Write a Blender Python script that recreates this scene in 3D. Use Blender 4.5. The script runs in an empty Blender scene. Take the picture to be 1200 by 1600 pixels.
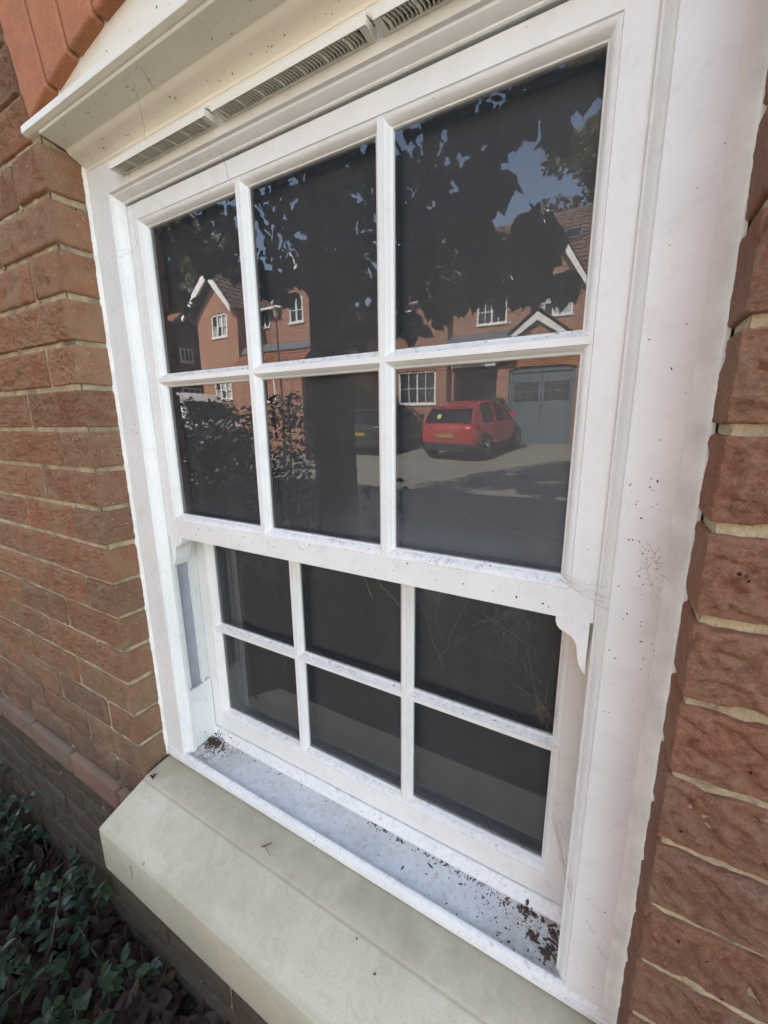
import bpy, bmesh, math, random
import numpy as np
from mathutils import Vector, Matrix, noise

random.seed(7)
S = bpy.context.scene
COL = S.collection
D2R = math.radians

# ------------------------------------------------------------------ camera
cam = bpy.data.cameras.new('camera')
cam_o = bpy.data.objects.new('camera', cam)
COL.objects.link(cam_o)
S.camera = cam_o
cam.sensor_fit = 'HORIZONTAL'
cam.sensor_width = 36.0
cam.lens = 36.0 * 641.75 / 1200.0
cam.clip_start = 0.01
cam.clip_end = 500
_r = Vector((0.868, 0.497, -0.009)).normalized()
_yaw, _pit, _rol = D2R(-29.915), D2R(-12.4523), D2R(-0.5567)
_f = Vector((math.sin(_yaw) * math.cos(_pit), math.cos(_yaw) * math.cos(_pit), math.sin(_pit)))
_r0 = Vector((math.cos(_yaw), -math.sin(_yaw), 0)); _u0 = _r0.cross(_f)
_R = _r0 * math.cos(_rol) + _u0 * math.sin(_rol)
_U = -_r0 * math.sin(_rol) + _u0 * math.cos(_rol)
m = Matrix(((_R.x, _U.x, -_f.x), (_R.y, _U.y, -_f.y), (_R.z, _U.z, -_f.z)))
cam_o.matrix_world = Matrix.Translation((0.39064, -0.39118, 0.84823)) @ m.to_4x4()

# ------------------------------------------------------------------ light
SUN_TO = Vector((-0.17, 0.985, 0.0)).normalized()
SUN_EL = D2R(41)
SUN_DIR = Vector((SUN_TO.x * math.cos(SUN_EL), SUN_TO.y * math.cos(SUN_EL), math.sin(SUN_EL)))
w = bpy.data.worlds.new('World'); S.world = w; w.use_nodes = True
nt = w.node_tree; nt.nodes.clear()
sky = nt.nodes.new('ShaderNodeTexSky'); sky.sky_type = 'NISHITA'; sky.sun_disc = False
sky.sun_elevation = SUN_EL
sky.sun_rotation = math.atan2(SUN_TO.x, SUN_TO.y)
sky.air_density = 1.0; sky.dust_density = 0.6; sky.ozone_density = 1.6
bg = nt.nodes.new('ShaderNodeBackground'); bg.inputs['Strength'].default_value = 0.15
wo = nt.nodes.new('ShaderNodeOutputWorld')
tint = nt.nodes.new('ShaderNodeMix'); tint.data_type = 'RGBA'; tint.blend_type = 'MULTIPLY'; tint.inputs[0].default_value = 1.0
tint.inputs[7].default_value = (1.0, .845, .73, 1)
nt.links.new(sky.outputs[0], tint.inputs[6]); nt.links.new(tint.outputs[2], bg.inputs[0]); nt.links.new(bg.outputs[0], wo.inputs[0])
sun = bpy.data.lights.new('sun', 'SUN'); sun.energy = 3.6; sun.angle = D2R(0.53); sun.color = (1.0, 0.93, 0.82)
sun_o = bpy.data.objects.new('sun', sun); COL.objects.link(sun_o)
sun_o.rotation_euler = SUN_DIR.to_track_quat('Z', 'Y').to_euler()
sun_o.location = (0, 20, 30)
vs = S.view_settings
S.display_settings.display_device = 'sRGB'
vs.view_transform = 'Standard'; vs.look = 'None'; vs.gamma = 1.0; vs.use_curve_mapping = False
vs.exposure = 3.04
S.cycles.max_bounces = 10
S.cycles.diffuse_bounces = 4
S.cycles.glossy_bounces = 5
S.cycles.transparent_max_bounces = 16
S.cycles.caustics_reflective = False
S.cycles.caustics_refractive = False

# ------------------------------------------------------------------ helpers
MIRY = 0.193            # twice the depth of the window glass


def vy(Y):              # distance seen "in" the glass -> real y across the drive
    return MIRY - Y


def tag(o, label=None, cat=None, group=None, kind=None):
    if label: o['label'] = label
    if cat: o['category'] = cat
    if group: o['group'] = group
    if kind: o['kind'] = kind
    return o


def empty(name, loc, label=None, cat=None, group=None, kind=None, rz=0.0):
    o = bpy.data.objects.new(name, None)
    COL.objects.link(o); o.location = loc; o.rotation_euler = (0, 0, rz)
    o.empty_display_size = 0.1
    return tag(o, label, cat, group, kind)


LOCAL = set()


def wl(o):
    v = Vector((0, 0, 0))
    while o is not None:
        v += Vector(o.location); o = o.parent
    return v


class MB:
    def __init__(s):
        s.v = []; s.f = []

    def face(s, pts):
        n = len(s.v); s.v += [tuple(p) for p in pts]; s.f.append(tuple(range(n, n + len(pts))))

    def box(s, x0, x1, y0, y1, z0, z1):
        n = len(s.v)
        s.v += [(x0, y0, z0), (x1, y0, z0), (x1, y1, z0), (x0, y1, z0), (x0, y0, z1), (x1, y0, z1), (x1, y1, z1), (x0, y1, z1)]
        s.f += [tuple(n + i for i in q) for q in ((0, 3, 2, 1), (4, 5, 6, 7), (0, 1, 5, 4), (1, 2, 6, 5), (2, 3, 7, 6), (3, 0, 4, 7))]
        return s

    def vbox(s, x0, x1, Y0, Y1, z0, z1):
        return s.box(x0, x1, vy(Y1), vy(Y0), z0, z1)

    def loft(s, rings, closed=True, cap=True):
        n0 = len(s.v); k = len(rings[0])
        for r in rings: s.v += [tuple(p) for p in r]
        for i in range(len(rings) - 1):
            a = n0 + i * k; b = a + k
            for j in range(k if closed else k - 1):
                j2 = (j + 1) % k
                s.f.append((a + j, a + j2, b + j2, b + j))
        if cap:
            s.f.append(tuple(n0 + j for j in range(k))[::-1])
            e = n0 + (len(rings) - 1) * k
            s.f.append(tuple(e + j for j in range(k)))
        return s

    def prism(s, poly, axis, a, b):
        """poly: 2D points in the two other axes, swept from a to b along axis (0,1,2)"""
        def P(q, t):
            if axis == 0: return (t, q[0], q[1])
            if axis == 1: return (q[0], t, q[1])
            return (q[0], q[1], t)
        return s.loft([[P(q, a) for q in poly], [P(q, b) for q in poly]])

    def tube(s, pts, rad, n=6):
        pts = [Vector(p) for p in pts]
        rs = rad if hasattr(rad, '__len__') else [rad] * len(pts)
        rings = []
        for i, p in enumerate(pts):
            d = (pts[min(i + 1, len(pts) - 1)] - pts[max(i - 1, 0)]).normalized()
            a = d.orthogonal().normalized() if abs(d.z) < .9 else d.cross(Vector((1, 0, 0))).normalized()
            if abs(d.z) < .9: a = d.cross(Vector((0, 0, 1))).normalized()
            b = d.cross(a)
            rings.append([p + (a * math.cos(t) + b * math.sin(t)) * rs[i] for t in [2 * math.pi * k / n for k in range(n)]])
        return s.loft(rings)

    def mesh(s, name, recalc=True, merge=0.0):
        me = bpy.data.meshes.new(name)
        me.from_pydata(s.v, [], s.f)
        if recalc or merge:
            bm = bmesh.new(); bm.from_mesh(me)
            if merge: bmesh.ops.remove_doubles(bm, verts=bm.verts, dist=merge)
            bmesh.ops.recalc_face_normals(bm, faces=bm.faces)
            bm.to_mesh(me); bm.free()
        return me

    def build(s, name, mat, parent=None, kind=None, bevel=0.0, smooth=False, local=False, merge=0.0, recalc=True, label=None, seg=2):
        me = s.mesh(name, recalc, merge)
        if mat: me.materials.append(mat)
        o = bpy.data.objects.new(name, me); COL.objects.link(o)
        if parent is not None:
            o.parent = parent
            if not local: o.location = -wl(parent)
        if smooth:
            for p in me.polygons: p.use_smooth = True
        if bevel:
            b = o.modifiers.new('bevel', 'BEVEL'); b.width = bevel; b.segments = seg; b.limit_method = 'ANGLE'
            b.angle_limit = D2R(35)
            for p in me.polygons: p.use_smooth = True
            b.harden_normals = True
        if kind: o['kind'] = kind
        if label: o['label'] = label
        return o


def smooth_by_angle(o, ang=30):
    me = o.data
    for p in me.polygons: p.use_smooth = True
    me.set_sharp_from_angle(angle=D2R(ang))


# ------------------------------------------------------------------ materials
class NT:
    def __init__(s, name):
        s.m = bpy.data.materials.new(name); s.m.use_nodes = True
        s.t = s.m.node_tree; s.t.nodes.clear()
        s.out = s.n('ShaderNodeOutputMaterial')
        s.b = s.n('ShaderNodeBsdfPrincipled'); s.l(s.b.outputs[0], s.out.inputs[0])

    def n(s, typ, **kw):
        o = s.t.nodes.new(typ)
        for k, v in kw.items(): setattr(o, k, v)
        return o

    def l(s, a, b): s.t.links.new(a, b)

    def coords(s, kind='Object', scale=(1, 1, 1), offrand=0.0):
        tc = s.n('ShaderNodeTexCoord'); mp = s.n('ShaderNodeMapping'); mp.inputs['Scale'].default_value = scale
        s.l(tc.outputs[kind], mp.inputs[0])
        if offrand:
            oi = s.n('ShaderNodeObjectInfo'); mul = s.n('ShaderNodeMath', operation='MULTIPLY'); mul.inputs[1].default_value = offrand
            s.l(oi.outputs['Random'], mul.inputs[0]); s.l(mul.outputs[0], mp.inputs['Location'])
        return mp.outputs[0]

    def noise(s, vec, scale, detail=4, rough=.55, dist=0.0):
        o = s.n('ShaderNodeTexNoise'); o.inputs['Scale'].default_value = scale
        o.inputs['Detail'].default_value = detail; o.inputs['Roughness'].default_value = rough; o.inputs['Distortion'].default_value = dist
        s.l(vec, o.inputs['Vector']); return o.outputs['Fac']

    def ramp(s, fac, stops, interp='LINEAR'):
        o = s.n('ShaderNodeValToRGB'); o.color_ramp.interpolation = interp
        e = o.color_ramp.elements
        while len(e) < len(stops): e.new(0.5)
        for i, (p, c) in enumerate(stops):
            e[i].position = p
            e[i].color = (c, c, c, 1) if not hasattr(c, '__len__') else (*c, 1)
        s.l(fac, o.inputs[0]); return o.outputs[0]

    def mix(s, fac, a, b, mode='MIX'):
        o = s.n('ShaderNodeMix', data_type='RGBA', blend_type=mode)
        if hasattr(fac, 'name'): s.l(fac, o.inputs[0])
        else: o.inputs[0].default_value = fac
        for i, v in ((6, a), (7, b)):
            if hasattr(v, 'name'): s.l(v, o.inputs[i])
            else: o.inputs[i].default_value = (*v, 1)
        return o.outputs[2]

    def math(s, op, a, b=None):
        o = s.n('ShaderNodeMath', operation=op)
        for i, v in ((0, a), (1, b)):
            if v is None: continue
            if hasattr(v, 'name'): s.l(v, o.inputs[i])
            else: o.inputs[i].default_value = v
        return o.outputs[0]

    def bump(s, h, strength=.5, dist=.002, normal=None):
        o = s.n('ShaderNodeBump'); o.inputs['Strength'].default_value = strength; o.inputs['Distance'].default_value = dist
        s.l(h, o.inputs['Height'])
        if normal is not None: s.l(normal, o.inputs['Normal'])
        s.l(o.outputs[0], s.b.inputs['Normal']); return o.outputs[0]

    def set(s, **kw):
        for k, v in kw.items():
            i = s.b.inputs[k.replace('_', ' ')]
            if hasattr(v, 'name'): s.l(v, i)
            else: i.default_value = (*v, 1) if hasattr(v, '__len__') and len(v) == 3 else v
        return s


def simple(name, col, rough=.6, metal=0.0, var=0.12, scale=8.0, bump=0.0, bscale=60, bdist=.001):
    t = NT(name); c = t.coords()
    n = t.noise(c, scale, 5)
    d = tuple(x * (1 - var) for x in col); e = tuple(min(1, x * (1 + var)) for x in col)
    t.set(Base_Color=t.ramp(n, [(.3, d), (.7, e)]), Roughness=rough, Metallic=metal)
    if bump: t.bump(t.noise(c, bscale, 6), bump, bdist)
    return t.m


def mat_brick(name, cols, moss=(0.38, 0.31, 0.19), moss_amt=.5, speck=True, bstr=1.0, dist=.011):
    """rough stock brick: tone differs by object, faces streaked with grey-green weathering"""
    t = NT(name)
    tc = t.n('ShaderNodeTexCoord'); oi = t.n('ShaderNodeObjectInfo')
    geo = t.n('ShaderNodeNewGeometry')
    pos = geo.outputs['Position']
    base = t.ramp(oi.outputs['Random'], [(i / (len(cols) - 1) * .96 + .02, c) for i, c in enumerate(cols)])
    n1 = t.noise(pos, 28, 6, .65, .4)
    base = t.mix(t.ramp(n1, [(.35, 0.0), (.68, .6)]), base, tuple(x * .62 for x in cols[0]))
    n2 = t.noise(pos, 13, 7, .72, .8)
    n3 = t.noise(pos, 90, 5, .7)
    mm = t.math('MULTIPLY', t.ramp(n2, [(.44, 0.0), (.62, 1.0)]), moss_amt)
    mm = t.math('MULTIPLY', mm, t.ramp(n3, [(.3, .35), (.6, 1.0)]))
    base = t.mix(mm, base, moss)
    fine = t.noise(pos, 420, 4, .7)
    pit = t.noise(pos, 230, 6, .8)
    base = t.mix(t.ramp(pit, [(.30, .75), (.42, .0)]), base, tuple(x * .35 for x in cols[0]))
    base = t.mix(t.ramp(fine, [(.40, .0), (.68, .5)]), base, tuple(min(1, x * 1.6) for x in cols[1]))
    if speck:
        vo = t.n('ShaderNodeTexVoronoi', feature='F1'); vo.inputs['Scale'].default_value = 130
        t.l(pos, vo.inputs['Vector'])
        s1 = t.ramp(vo.outputs['Distance'], [(.0, 1.0), (.16, 1.0), (.22, 0.0)])
        vc = t.ramp(t.n('ShaderNodeSeparateColor').outputs[0], [(0, 0), (1, 1)]) if False else None
        sep = t.n('ShaderNodeSeparateColor'); t.l(vo.outputs['Color'], sep.inputs[0])
        pick = t.math('GREATER_THAN', sep.outputs[0], .965)
        base = t.mix(t.math('MULTIPLY', s1, pick), base, (.62, .5, .42))
        dk = t.math('LESS_THAN', sep.outputs[1], .03)
        base = t.mix(t.math('MULTIPLY', s1, dk), base, (.05, .03, .03))
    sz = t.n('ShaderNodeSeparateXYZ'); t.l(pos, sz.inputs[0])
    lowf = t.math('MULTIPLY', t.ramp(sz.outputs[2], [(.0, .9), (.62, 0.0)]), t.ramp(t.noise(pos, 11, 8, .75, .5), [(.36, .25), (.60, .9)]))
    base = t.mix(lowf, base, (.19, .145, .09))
    t.set(Base_Color=base, Roughness=.93)
    t.b.inputs['Specular IOR Level'].default_value = .25
    mp = t.n('ShaderNodeMapping'); mp.inputs['Scale'].default_value = (1, 1, 1.6); mp.inputs['Rotation'].default_value = (0, D2R(18), 0)
    t.l(pos, mp.inputs[0])
    cr = t.ramp(t.math('ABSOLUTE', t.math('SUBTRACT', t.noise(mp.outputs[0], 42, 5, .6, .8), .5)), [(.0, 0.0), (.05, 1.0)])
    h = t.math('ADD', t.math('ADD', t.math('MULTIPLY', t.noise(mp.outputs[0], 70, 10, .82, .15), 1.1), t.math('MULTIPLY', t.noise(pos, 520, 4, .7), .35)), t.math('MULTIPLY', cr, .05))
    t.bump(h, bstr, dist)
    return t.m


BR = [(.28, .135, .08), (.54, .235, .12), (.36, .22, .14), (.60, .245, .115), (.26, .165, .115), (.48, .205, .115), (.58, .33, .19), (.31, .145, .085), (.53, .255, .14)]
M = {}
M['brick'] = mat_brick('rough red brick', BR, moss_amt=.85)
M['brick_near'] = mat_brick('rough red brick clean', [(.52, .215, .130), (.64, .265, .145), (.46, .225, .150), (.58, .275, .170)], moss=(.46, .33, .21), moss_amt=.75, dist=.015)
M['brick_low'] = mat_brick('mossy brick in painted shade', [(.17, .09, .06), (.21, .105, .068), (.15, .09, .062)], moss=(.12, .115, .07), moss_amt=.85)  # tones darkened to carry the shade of sill and bush
M['brick_band'] = mat_brick('pink plinth brick', [(.30, .145, .095), (.34, .15, .09), (.25, .135, .10)], moss_amt=.3, bstr=.4)
M['brick_rub'] = mat_brick('smooth orange arch brick', [(.42, .165, .078), (.37, .145, .07), (.46, .185, .085)], moss=(.25, .115, .065), moss_amt=.6, speck=False, bstr=.22, dist=.0015)


def mortar_mat():
    t = NT('buff mortar'); g = t.n('ShaderNodeNewGeometry'); p = g.outputs['Position']
    c = t.ramp(t.noise(p, 22, 7, .7), [(.3, (.13, .095, .06)), (.46, (.34, .265, .16)), (.66, (.50, .41, .255))])
    c = t.mix(t.ramp(t.noise(p, 240, 3), [(.55, 0.0), (.75, .5)]), c, (.12, .1, .07))
    t.set(Base_Color=c, Roughness=.95)
    t.bump(t.math('ADD', t.noise(p, 60, 6, .7), t.math('MULTIPLY', t.noise(p, 400, 3), .4)), .9, .004)
    return t.m


M['mortar'] = mortar_mat()


def upvc(name, col, dirt=.35, specks=True, streak=0.0):
    t = NT(name); g = t.n('ShaderNodeNewGeometry'); p = g.outputs['Position']
    n = t.noise(p, 9, 6, .6)
    c = t.ramp(n, [(.3, tuple(x * .93 for x in col)), (.65, col)])
    # fine grime film, thicker where it gathered in patches
    g2 = t.ramp(t.noise(p, 34, 8, .72, .6), [(.52, 0.0), (.74, dirt)])
    c = t.mix(g2, c, (.50, .46, .38))
    if streak:
        mp = t.n('ShaderNodeMapping'); mp.inputs['Scale'].default_value = (1, 1, .06); t.l(p, mp.inputs[0])
        sgr = t.ramp(t.noise(mp.outputs[0], 55, 4, .6), [(.5, 0.0), (.8, streak)])
        c = t.mix(sgr, c, (.55, .52, .46))
    if specks:
        wob = t.n('ShaderNodeTexNoise'); wob.inputs['Scale'].default_value = 160; t.l(p, wob.inputs['Vector'])
        add = t.n('ShaderNodeMix', data_type='VECTOR'); add.inputs[0].default_value = .012
        t.l(p, add.inputs[4]); t.l(wob.outputs['Color'], add.inputs[5])
        vo = t.n('ShaderNodeTexVoronoi', feature='F1'); vo.inputs['Scale'].default_value = 75
        t.l(add.outputs[1], vo.inputs['Vector'])
        sep = t.n('ShaderNodeSeparateColor'); t.l(vo.outputs['Color'], sep.inputs[0])
        pick = t.math('GREATER_THAN', sep.outputs[0], .945)
        rad = t.math('MULTIPLY', sep.outputs[1], .14)
        near = t.math('LESS_THAN', vo.outputs['Distance'], rad)
        c = t.mix(t.math('MULTIPLY', t.math('MULTIPLY', near, pick), .85), c, (.13, .085, .05))
    sn = t.n('ShaderNodeSeparateXYZ'); t.l(g.outputs['True Normal'], sn.inputs[0])
    upf = t.ramp(sn.outputs[2], [(.25, 0.0), (.6, 1.0)])
    gm = t.math('MULTIPLY', upf, t.ramp(t.noise(p, 130, 9, .8, .4), [(.50, 0.0), (.63, .60)]))
    gm = t.math('MULTIPLY', gm, t.ramp(t.noise(p, 13, 4), [(.35, .35), (.6, 1.0)]))
    c = t.mix(gm, c, (.26, .21, .15))
    t.set(Base_Color=c, Roughness=t.ramp(t.noise(p, 40, 4), [(.3, .34), (.7, .5)]))
    t.bump(t.noise(p, 26, 4, .5), .05, .002)
    return t.m


M['upvc'] = upvc('white window frame', (.80, .782, .725), .30, True, .12)
M['cream'] = upvc('cream painted head', (.80, .745, .61), .22, True, 0)
M['vent'] = upvc('cream vent plastic', (.78, .74, .60), .2, False, 0)
M['sealant'] = simple('cream sealant', (.74, .70, .62), .7, var=.12, scale=30, bump=.6, bscale=90, bdist=.002)
M['liner'] = simple('grey jamb liner', (.40, .40, .43), .38, .35, .15, 14)
M['dark'] = simple('dark inside', (.012, .012, .013), .8, var=.1)


def grime_mat(name, col, gcol, lo, hi, amt):
    t = NT(name); g = t.n('ShaderNodeNewGeometry'); p = g.outputs['Position']
    c = t.ramp(t.noise(p, 16, 7, .65), [(.3, tuple(x * .84 for x in col)), (.7, col)])
    c = t.mix(t.ramp(t.noise(p, 120, 7, .78, .4), [(lo, 0.0), (hi, amt)]), c, gcol)
    c = t.mix(t.ramp(t.noise(p, 6, 3), [(.48, 0.0), (.72, .35)]), c, gcol)
    sx = t.n('ShaderNodeSeparateXYZ'); t.l(p, sx.inputs[0])
    ax = t.ramp(t.math('ABSOLUTE', t.math('ADD', sx.outputs[0], -.02)), [(.27, 0.0), (.37, 1.0)])
    gr = t.math('MULTIPLY', ax, t.ramp(t.noise(p, 70, 7, .75, .6), [(.42, 0.0), (.62, .85)]))
    c = t.mix(gr, c, (.24, .185, .12))
    t.set(Base_Color=c, Roughness=.5)
    t.bump(t.noise(p, 300, 5, .7), .15, .001)
    return t.m


M['sill_top'] = grime_mat('dirty white sill', (.72, .70, .655), (.33, .28, .20), .50, .74, .8)


def stone_mat():
    t = NT('cream cast stone'); g = t.n('ShaderNodeNewGeometry'); p = g.outputs['Position']
    c = t.ramp(t.noise(p, 7, 7, .62), [(.28, (.47, .40, .27)), (.5, (.60, .52, .355)), (.72, (.67, .59, .42))])
    gn = t.ramp(t.noise(p, 26, 8, .75, .5), [(.50, 0.0), (.72, .5)])
    c = t.mix(gn, c, (.38, .345, .20))
    c = t.mix(t.ramp(t.noise(p, 360, 4, .7), [(.55, 0.0), (.75, .55)]), c, (.26, .22, .14))
    sx = t.n('ShaderNodeSeparateXYZ'); t.l(p, sx.inputs[0])
    led = t.ramp(t.math('ADD', sx.outputs[1], t.math('MULTIPLY', t.noise(p, 90, 4), .004)), [(.0005, 0.0), (.004, 1.0)])
    c = t.mix(t.math('MULTIPLY', led, t.ramp(t.noise(p, 24, 6, .7), [(.3, .25), (.65, .85)])), c, (.42, .345, .225))
    ln = t.ramp(t.math('ABSOLUTE', t.math('ADD', sx.outputs[1], .0035)), [(.0012, .6), (.0035, 0.0)])
    c = t.mix(ln, c, (.33, .245, .14))
    edge = t.ramp(t.math('ADD', t.math('ABSOLUTE', t.math('ADD', sx.outputs[1], .0965)), t.math('MULTIPLY', t.noise(p, 60, 5, .7), .006)), [(.003, .55), (.010, 0.0)])
    c = t.mix(edge, c, (.42, .38, .25))
    vo = t.n('ShaderNodeTexVoronoi'); vo.inputs['Scale'].default_value = 60; t.l(p, vo.inputs['Vector'])
    sep = t.n('ShaderNodeSeparateColor'); t.l(vo.outputs['Color'], sep.inputs[0])
    sp = t.math('MULTIPLY', t.math('GREATER_THAN', sep.outputs[0], .95), t.math('LESS_THAN', vo.outputs['Distance'], .12))
    c = t.mix(t.math('MULTIPLY', sp, .8), c, (.12, .08, .045))
    t.set(Base_Color=c, Roughness=.88)
    t.bump(t.math('ADD', t.noise(p, 140, 6, .7), t.math('MULTIPLY', t.noise(p, 700, 3), .5)), .35, .0012)
    return t.m


M['stone'] = stone_mat()


def glass_mat(name, wav):
    t = NT(name)
    t.t.nodes.remove(t.b)
    tr = t.n('ShaderNodeBsdfTransparent'); tr.inputs[0].default_value = (.86, .88, .87, 1)
    gl = t.n('ShaderNodeBsdfGlossy'); gl.inputs['Roughness'].default_value = 0.0; gl.inputs[0].default_value = (.97, .985, 1, 1)
    fr = t.n('ShaderNodeFresnel'); fr.inputs['IOR'].default_value = 1.62
    mx = t.n('ShaderNodeMixShader')
    # old sheet: slow ripples bend the reflected lines a little
    p = t.n('ShaderNodeNewGeometry').outputs['Position']
    bp = t.n('ShaderNodeBump'); bp.inputs['Strength'].default_value = wav; bp.inputs['Distance'].default_value = .01
    t.l(t.noise(p, 3.4, 1, .4), bp.inputs['Height'])
    t.l(bp.outputs[0], gl.inputs['Normal'])
    # thin film of dust and dried drips on the outside
    df = t.n('ShaderNodeBsdfDiffuse'); df.inputs[0].default_value = (.46, .49, .53, 1)
    d1 = t.ramp(t.noise(p, 60, 8, .75, .5), [(.40, .038), (.75, .072)])
    vo = t.n('ShaderNodeTexVoronoi'); vo.inputs['Scale'].default_value = 48; t.l(p, vo.inputs['Vector'])
    sep = t.n('ShaderNodeSeparateColor'); t.l(vo.outputs['Color'], sep.inputs[0])
    sp = t.math('MULTIPLY', t.math('GREATER_THAN', sep.outputs[0], .95), t.math('LESS_THAN', vo.outputs['Distance'], t.math('MULTIPLY', sep.outputs[1], .09)))
    d2 = t.math('MAXIMUM', d1, t.math('MULTIPLY', sp, .55))
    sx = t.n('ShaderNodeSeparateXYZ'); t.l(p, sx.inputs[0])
    painted_haze = t.math('MULTIPLY', t.ramp(sx.outputs[2], [(.674, 0.0), (.685, 1.0), (.725, .35), (.775, 0.0)]), t.ramp(t.noise(p, 7, 2, .4), [(.42, .02), (.68, .16)]))  # pale blurred reflection low in the upper panes, painted as haze
    d2 = t.math('ADD', d2, painted_haze)
    t.l(fr.outputs[0], mx.inputs[0]); t.l(tr.outputs[0], mx.inputs[1]); t.l(gl.outputs[0], mx.inputs[2])
    m2 = t.n('ShaderNodeMixShader'); t.l(d2, m2.inputs[0]); t.l(mx.outputs[0], m2.inputs[1]); t.l(df.outputs[0], m2.inputs[2])
    t.l(m2.outputs[0], t.out.inputs[0])
    return t.m


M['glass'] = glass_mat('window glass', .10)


def clear_mat():
    t = NT('clear glass back'); t.t.nodes.remove(t.b)
    tr = t.n('ShaderNodeBsdfTransparent'); t.l(tr.outputs[0], t.out.inputs[0]); return t.m


M['clear'] = clear_mat()


def blind_mat():
    t = NT('dark grey blind'); p = t.n('ShaderNodeNewGeometry').outputs['Position']
    mp = t.n('ShaderNodeMapping'); mp.inputs['Scale'].default_value = (1, 1, .05); t.l(p, mp.inputs[0])
    c = t.ramp(t.noise(mp.outputs[0], 18, 3), [(.3, (.060, .066, .071)), (.7, (.082, .089, .094))])
    c = t.mix(t.ramp(t.noise(p, 500, 2), [(.4, 0.0), (.7, .25)]), c, (.09, .09, .088))
    t.set(Base_Color=c, Roughness=.38)
    t.b.inputs['Specular IOR Level'].default_value = .35
    return t.m


M['blind'] = blind_mat()


# far things
def far_brick(name, c1, c2, mortar, sx=1.0):
    t = NT(name); tc = t.n('ShaderNodeTexCoord')
    geo = t.n('ShaderNodeNewGeometry'); sp = t.n('ShaderNodeSeparateXYZ'); t.l(geo.outputs['Position'], sp.inputs[0])
    cmb = t.n('ShaderNodeCombineXYZ')
    t.l(t.math('ADD', sp.outputs[0], sp.outputs[1]), cmb.inputs[0]); t.l(sp.outputs[2], cmb.inputs[1])
    b = t.n('ShaderNodeTexBrick'); t.l(cmb.outputs[0], b.inputs['Vector'])
    b.inputs['Scale'].default_value = 1.0; b.inputs['Brick Width'].default_value = .225; b.inputs['Row Height'].default_value = .075
    b.inputs['Mortar Size'].default_value = .012; b.inputs['Mortar Smooth'].default_value = .2; b.inputs['Bias'].default_value = -.1
    b.inputs['Color1'].default_value = (*c1, 1); b.inputs['Color2'].default_value = (*c2, 1); b.inputs['Mortar'].default_value = (*mortar, 1)
    n = t.noise(geo.outputs['Position'], 1.3, 5, .6)
    c = t.mix(t.ramp(n, [(.35, 0.0), (.7, .35)]), b.outputs['Color'], tuple(x * .55 for x in c1))
    t.set(Base_Color=c, Roughness=.9)
    t.bump(b.outputs['Fac'], -.6, .006)
    return t.m


M['fbrick'] = far_brick('orange red brickwork', (.38, .145, .085), (.17, .065, .04), (.48, .38, .27))
M['fbrick2'] = far_brick('red brickwork', (.42, .145, .08), (.23, .08, .048), (.46, .35, .25))
M['fbrick_dk'] = far_brick('brickwork toned for shade', (.15, .07, .045), (.11, .055, .04), (.14, .11, .08))  # darkened brick colour stands for shade on gable end and porch recess
M['white'] = simple('white gloss paint', (.82, .82, .80), .4, var=.04)
M['fglass'] = simple('far window glass', (.02, .024, .028), .06, var=.2)
M['curtain'] = simple('net curtain', (.45, .46, .46), .8, var=.2, scale=9)
M['tile'] = simple('brown concrete roof tile', (.175, .115, .09), .85, var=.35, scale=3.5, bump=.5, bscale=30, bdist=.01)
M['tile_red'] = simple('red clay roof tile', (.36, .15, .085), .85, var=.3, scale=4, bump=.5, bscale=30, bdist=.01)
M['lead'] = simple('grey lead sheet', (.16, .17, .19), .5, var=.15)
M['garage'] = simple('blue grey garage door paint', (.10, .14, .175), .5, var=.16, scale=2.5)
M['garage_win'] = simple('garage door obscured glass', (.055, .055, .06), .25, var=.3, scale=5)
M['pipe'] = simple('black plastic pipe', (.02, .02, .022), .35)
M['dkwood'] = simple('dark painted door', (.015, .016, .018), .35)
M['soldier'] = simple('soldier brick', (.42, .175, .09), .85, var=.25, scale=5)


def drive_mat():
    t = NT('worn tarmac drive'); p = t.n('ShaderNodeNewGeometry').outputs['Position']
    c = t.ramp(t.noise(p, .9, 8, .62), [(.3, (.22, .20, .165)), (.5, (.29, .27, .225)), (.7, (.36, .335, .285))])
    c = t.mix(t.ramp(t.noise(p, 38, 5, .7), [(.4, 0.0), (.7, .5)]), c, (.15, .14, .12))
    mp = t.n('ShaderNodeMapping'); mp.inputs['Scale'].default_value = (.35, 2.6, 1); t.l(p, mp.inputs[0])
    c = t.mix(t.ramp(t.noise(mp.outputs[0], 1.7, 6, .7, .5), [(.5, 0.0), (.7, .6)]), c, (.38, .35, .30))
    t.set(Base_Color=c, Roughness=.93)
    t.bump(t.noise(p, 120, 5, .7), .5, .008)
    return t.m


M['drive'] = drive_mat()
M['soil'] = simple('dark damp soil', (.035, .026, .019), .95, var=.5, scale=25, bump=1, bscale=70, bdist=.02)


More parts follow.
